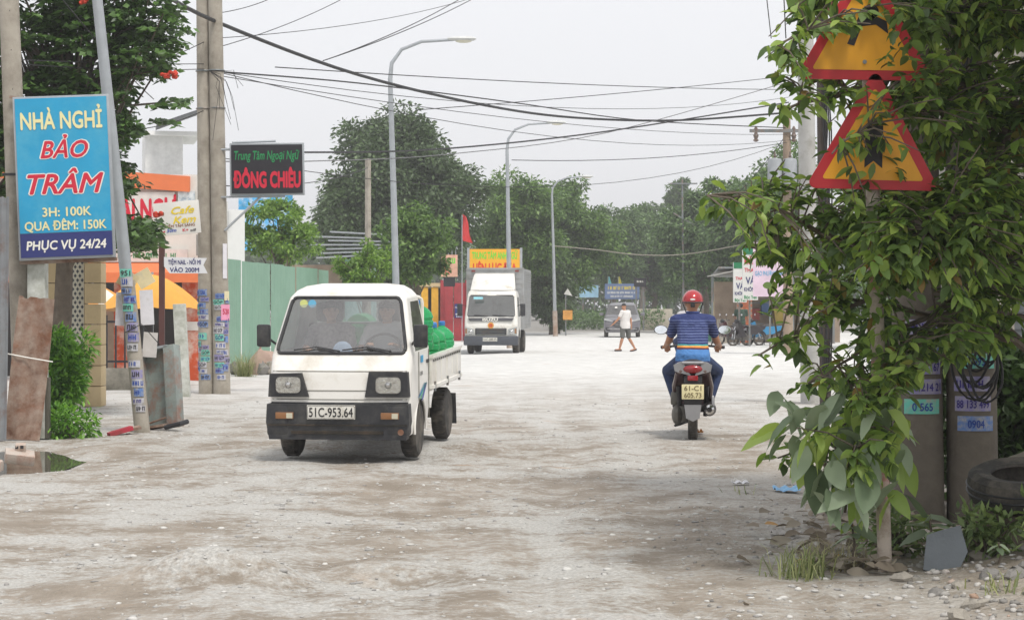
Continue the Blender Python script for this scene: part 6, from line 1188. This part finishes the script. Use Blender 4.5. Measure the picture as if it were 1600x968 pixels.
    for px, py, n, nm in ((1452, 800, 9, 'big-leaved seedling in front of the shaded poles'), (1330, 800, 8, 'dusty big-leaved seedling left of the sign post'), (1560, 905, 6, 'small leafy seedling among the rubble')):
        g = P(px, py, 11.75 if px < 1500 else 11.3); s = thing('seedling', nm, 'plant', (g.x, g.y, float(ground_z(g.x, g.y)))); hh = max(.12, g.z*.9); MB().tube([(0, 0, 0), (.02, 0, hh*.5), (0, 0, hh)], .007, 5).build('stem', BARK, s)
        for i in range(n): a = i*2.4; o = bpy.data.objects.new('leaf', var[1 if i % 3 else 2][i % 5]); COL.objects.link(o); o.parent = s; o.matrix_basis = mtx(Vector((0, 0, hh*(.6+.4*i/n))), Vector((math.cos(a), math.sin(a), rg.uniform(-.5, .5))), rg.uniform(.13, .24) if px < 1500 else .08)
    dm = leafmat('dead_leaf', '6e6252', 'a89f90', .85, .1, 'b8863a'); dv = [leaf_mesh('fallen_leaf', 1, .5, 90+i, dm) for i in range(4)]
    V = []; Fs = []; base = 0
    for k in range(240):
        x, y = (rg.gauss(1335, 60), rg.uniform(785, 900)) if k < 222 else (rg.uniform(1130, 1600), rg.uniform(750, 960)); g = G(x, y); L = rg.uniform(.06, .17) if k < 222 else rg.uniform(.03, .07)
        mt = mtx(Vector((g.x, g.y, float(ground_z(g.x, g.y))+.015+(.07*rg.random() if k < 222 else 0))), Vector((rg.uniform(-1, 1), rg.uniform(-1, 1), rg.uniform(-.15, .25))), L); me = rg.choice(dv)
        if k < 222:
            a = np.empty(len(me.vertices)*3); me.vertices.foreach_get('co', a); M4 = np.array(mt); V.append(a.reshape(-1, 3) @ M4[:3, :3].T+M4[:3, 3]); Fs.append(np.array([tuple(f.vertices) for f in me.polygons])+base); base += len(me.vertices)
        else: o = bpy.data.objects.new('fallen_leaf', me); COL.objects.link(o); o.matrix_basis = mt; tag(o, 'single dry leaf lying on the open dirt', 'leaf', 'scattered dry leaves')
    tag(struct(raw_mesh('leaf_litter', np.concatenate(V), np.concatenate(Fs), dm, None, True), 'stuff'), 'dead leaf litter heaped under the roadside tree', 'leaf litter')
roadside_tree()
# ---------------------------------------------------------------- overhead wires
def wire(label, pts, r, sag=0, group=None, mat=None):
    Q = [P(*p) for p in pts]; out = []; n = 14
    if len(Q) == 2: Q2 = [Q[0].lerp(Q[1], i/n)-Vector((0, 0, sag*4*(i/n)*(1-i/n))) for i in range(n+1)]
    else:
        Q2 = []
        for i in range(len(Q)-1):
            p0, p1, p2, p3 = Q[max(i-1, 0)], Q[i], Q[i+1], Q[min(i+2, len(Q)-1)]
            for k in range(6): u = k/6; Q2.append(.5*((2*p1)+(p2-p0)*u+(2*p0-5*p1+4*p2-p3)*u*u+(3*p1-p0-3*p2+p3)*u**3))
        Q2.append(Q[-1])
    o = MB().tube(Q2, r, 6).build('overhead_wire', mat or CABLE); tag(o, label, 'wire', group or 'overhead wires')
GREYW = M('grey_wire', '6e6e70', .6)
wire('thickest black cable sweeping from top left down to the right poles', [(230, -25, 30), (340, 35, 35.6), (560, 117, 43), (760, 165, 51), (900, 184, 57), (1060, 188, 61), (1232, 176, 65)], .034)
wire('black cable from twin poles sagging below the thick one to the right', [(340, 112, 35.6), (560, 130, 43), (800, 160, 52), (1000, 188, 60), (1232, 200, 65)], .016)
wire('long black wire crossing in front of the huge tree', [(336, 232, 35.5), (480, 238, 41), (700, 232, 50), (950, 205, 58), (1232, 160, 65)], .022)
wire('pale wire running across the school sign to the right', [(336, 252, 35.4), (480, 252, 41), (700, 241, 50), (950, 207, 58), (1232, 128, 65)], .012, mat=GREYW)
wire('thin wire dropping from the far lamp across to the right trees', [(864, 384, 106), (930, 390, 106), (1000, 398, 106), (1080, 396, 106), (1210, 372, 100)], .03, mat=M('rope_wire', '8a8578', .7))
th = [((340, 112, 35.6), (1232, 152, 65), .5), ((340, 118, 35.6), (1232, 210, 65), .3), ((337, 60, 35.6), (760, -10, 60), .2), ((337, 75, 35.6), (560, -15, 45), .1), ((345, 20, 35.6), (440, -10, 40), .05), ((350, 115, 35.6), (1240, 218, 65), .6), ((505, 95, 42), (745, -5, 60), .1), ((520, 90, 42), (730, -8, 58), .1), ((430, 105, 39), (1235, 140, 65), .1), ((336, 245, 35.5), (1220, 225, 65), .9), ((650, 172, 48), (1240, 118, 65), .05), ((0, 92, 23.6), (320, 100, 35.6), .02), ((0, 98, 23.6), (320, 108, 35.6), .04), ((98, 0, 24), (240, 155, 33), .05), ((575, 262, 70), (340, 290, 35.6), .2), ((800, 250, 52), (1232, 222, 65), .2), ((320, 65, 35.6), (235, 100, 30), .02), ((320, 172, 35.6), (180, 205, 30), .08), ((1155, 300, 65), (1232, 205, 65), .1), ((1100, 390, 90), (1232, 240, 65), .1), ((1205, 60, 32), (1196, -20, 31), 0), ((1228, 60, 40), (1224, -20, 39), 0)]
labs = ['nearly level thin wire from twin poles to the right pole top', 'thin wire falling slightly from twin poles towards the transformers', 'thin wire rising from twin poles to the top edge over the lamp', 'thin wire rising steeply from twin poles to the top edge', 'short thin wire leaving the top of the twin poles rightwards', 'lowest thin wire sagging from twin poles to the transformer crossarm', 'left of two close thin wires slanting up right of the first lamp', 'right of two close thin wires slanting up beyond the first lamp', 'thin wire starting mid-air right of the twin poles, running level', 'thin wire passing just under the school sign top to the right', 'thin wire climbing from the huge tree crown to the right', 'upper of two thin wires between left pole and twin poles', 'lower of two thin wires between left pole and twin poles', 'thin wire slanting down through the flame tree', 'thin wire from the short square pole to the twin poles', 'thin wire right of the huge tree ending at the transformers', 'short thin wire with clamp left of the twin poles', 'thin wire from twin poles into the flame tree leaves', 'thin wire dropping left from the transformer crossarm', 'thin wire rising from the far treetops to the transformer pole', 'left of two near vertical drop wires at the upper right', 'right of two near vertical drop wires at the upper right']
for (a, b, s), lb in zip(th, labs): wire(lb, [a, b], .0075 if a[2] < 37 else .011, s, 'thin overhead wires')
# insulator on the twin poles' upper left
t = thing('wire_tangle', 'tangle of loose thin wires at the twin poles', 'wires', P(345, 112, 35.3)); rg = random.Random(4)
for k in range(9): x, z = rg.uniform(-.1, .25), rg.uniform(-.5, .1); MB().tube([(-.2, 0, .02), (x*.5, -.05, z*.4), (x, -.05, z), (x+rg.uniform(-.2, .3), -.04, z-rg.uniform(.1, .8))], .004, 4).build('wire', CABLE, t)
# ---------------------------------------------------------------- dusty air
hz = bpy.data.materials.new('dusty_air'); hz.use_nodes = True; t = hz.node_tree; t.nodes.clear(); o = node(t, 'ShaderNodeOutputMaterial'); v = node(t, 'ShaderNodeVolumePrincipled', Density=.0012, Anisotropy=.2); v.inputs['Color'].default_value = (.93, .93, .94, 1); t.links.new(v.outputs[0], o.inputs['Volume'])
h = MB().box((0, 335, 14), (700, 750, 32)).build('haze', hz, smooth=0); struct(h, 'stuff'); tag(h, 'pale dusty air hanging over the whole road', 'haze')
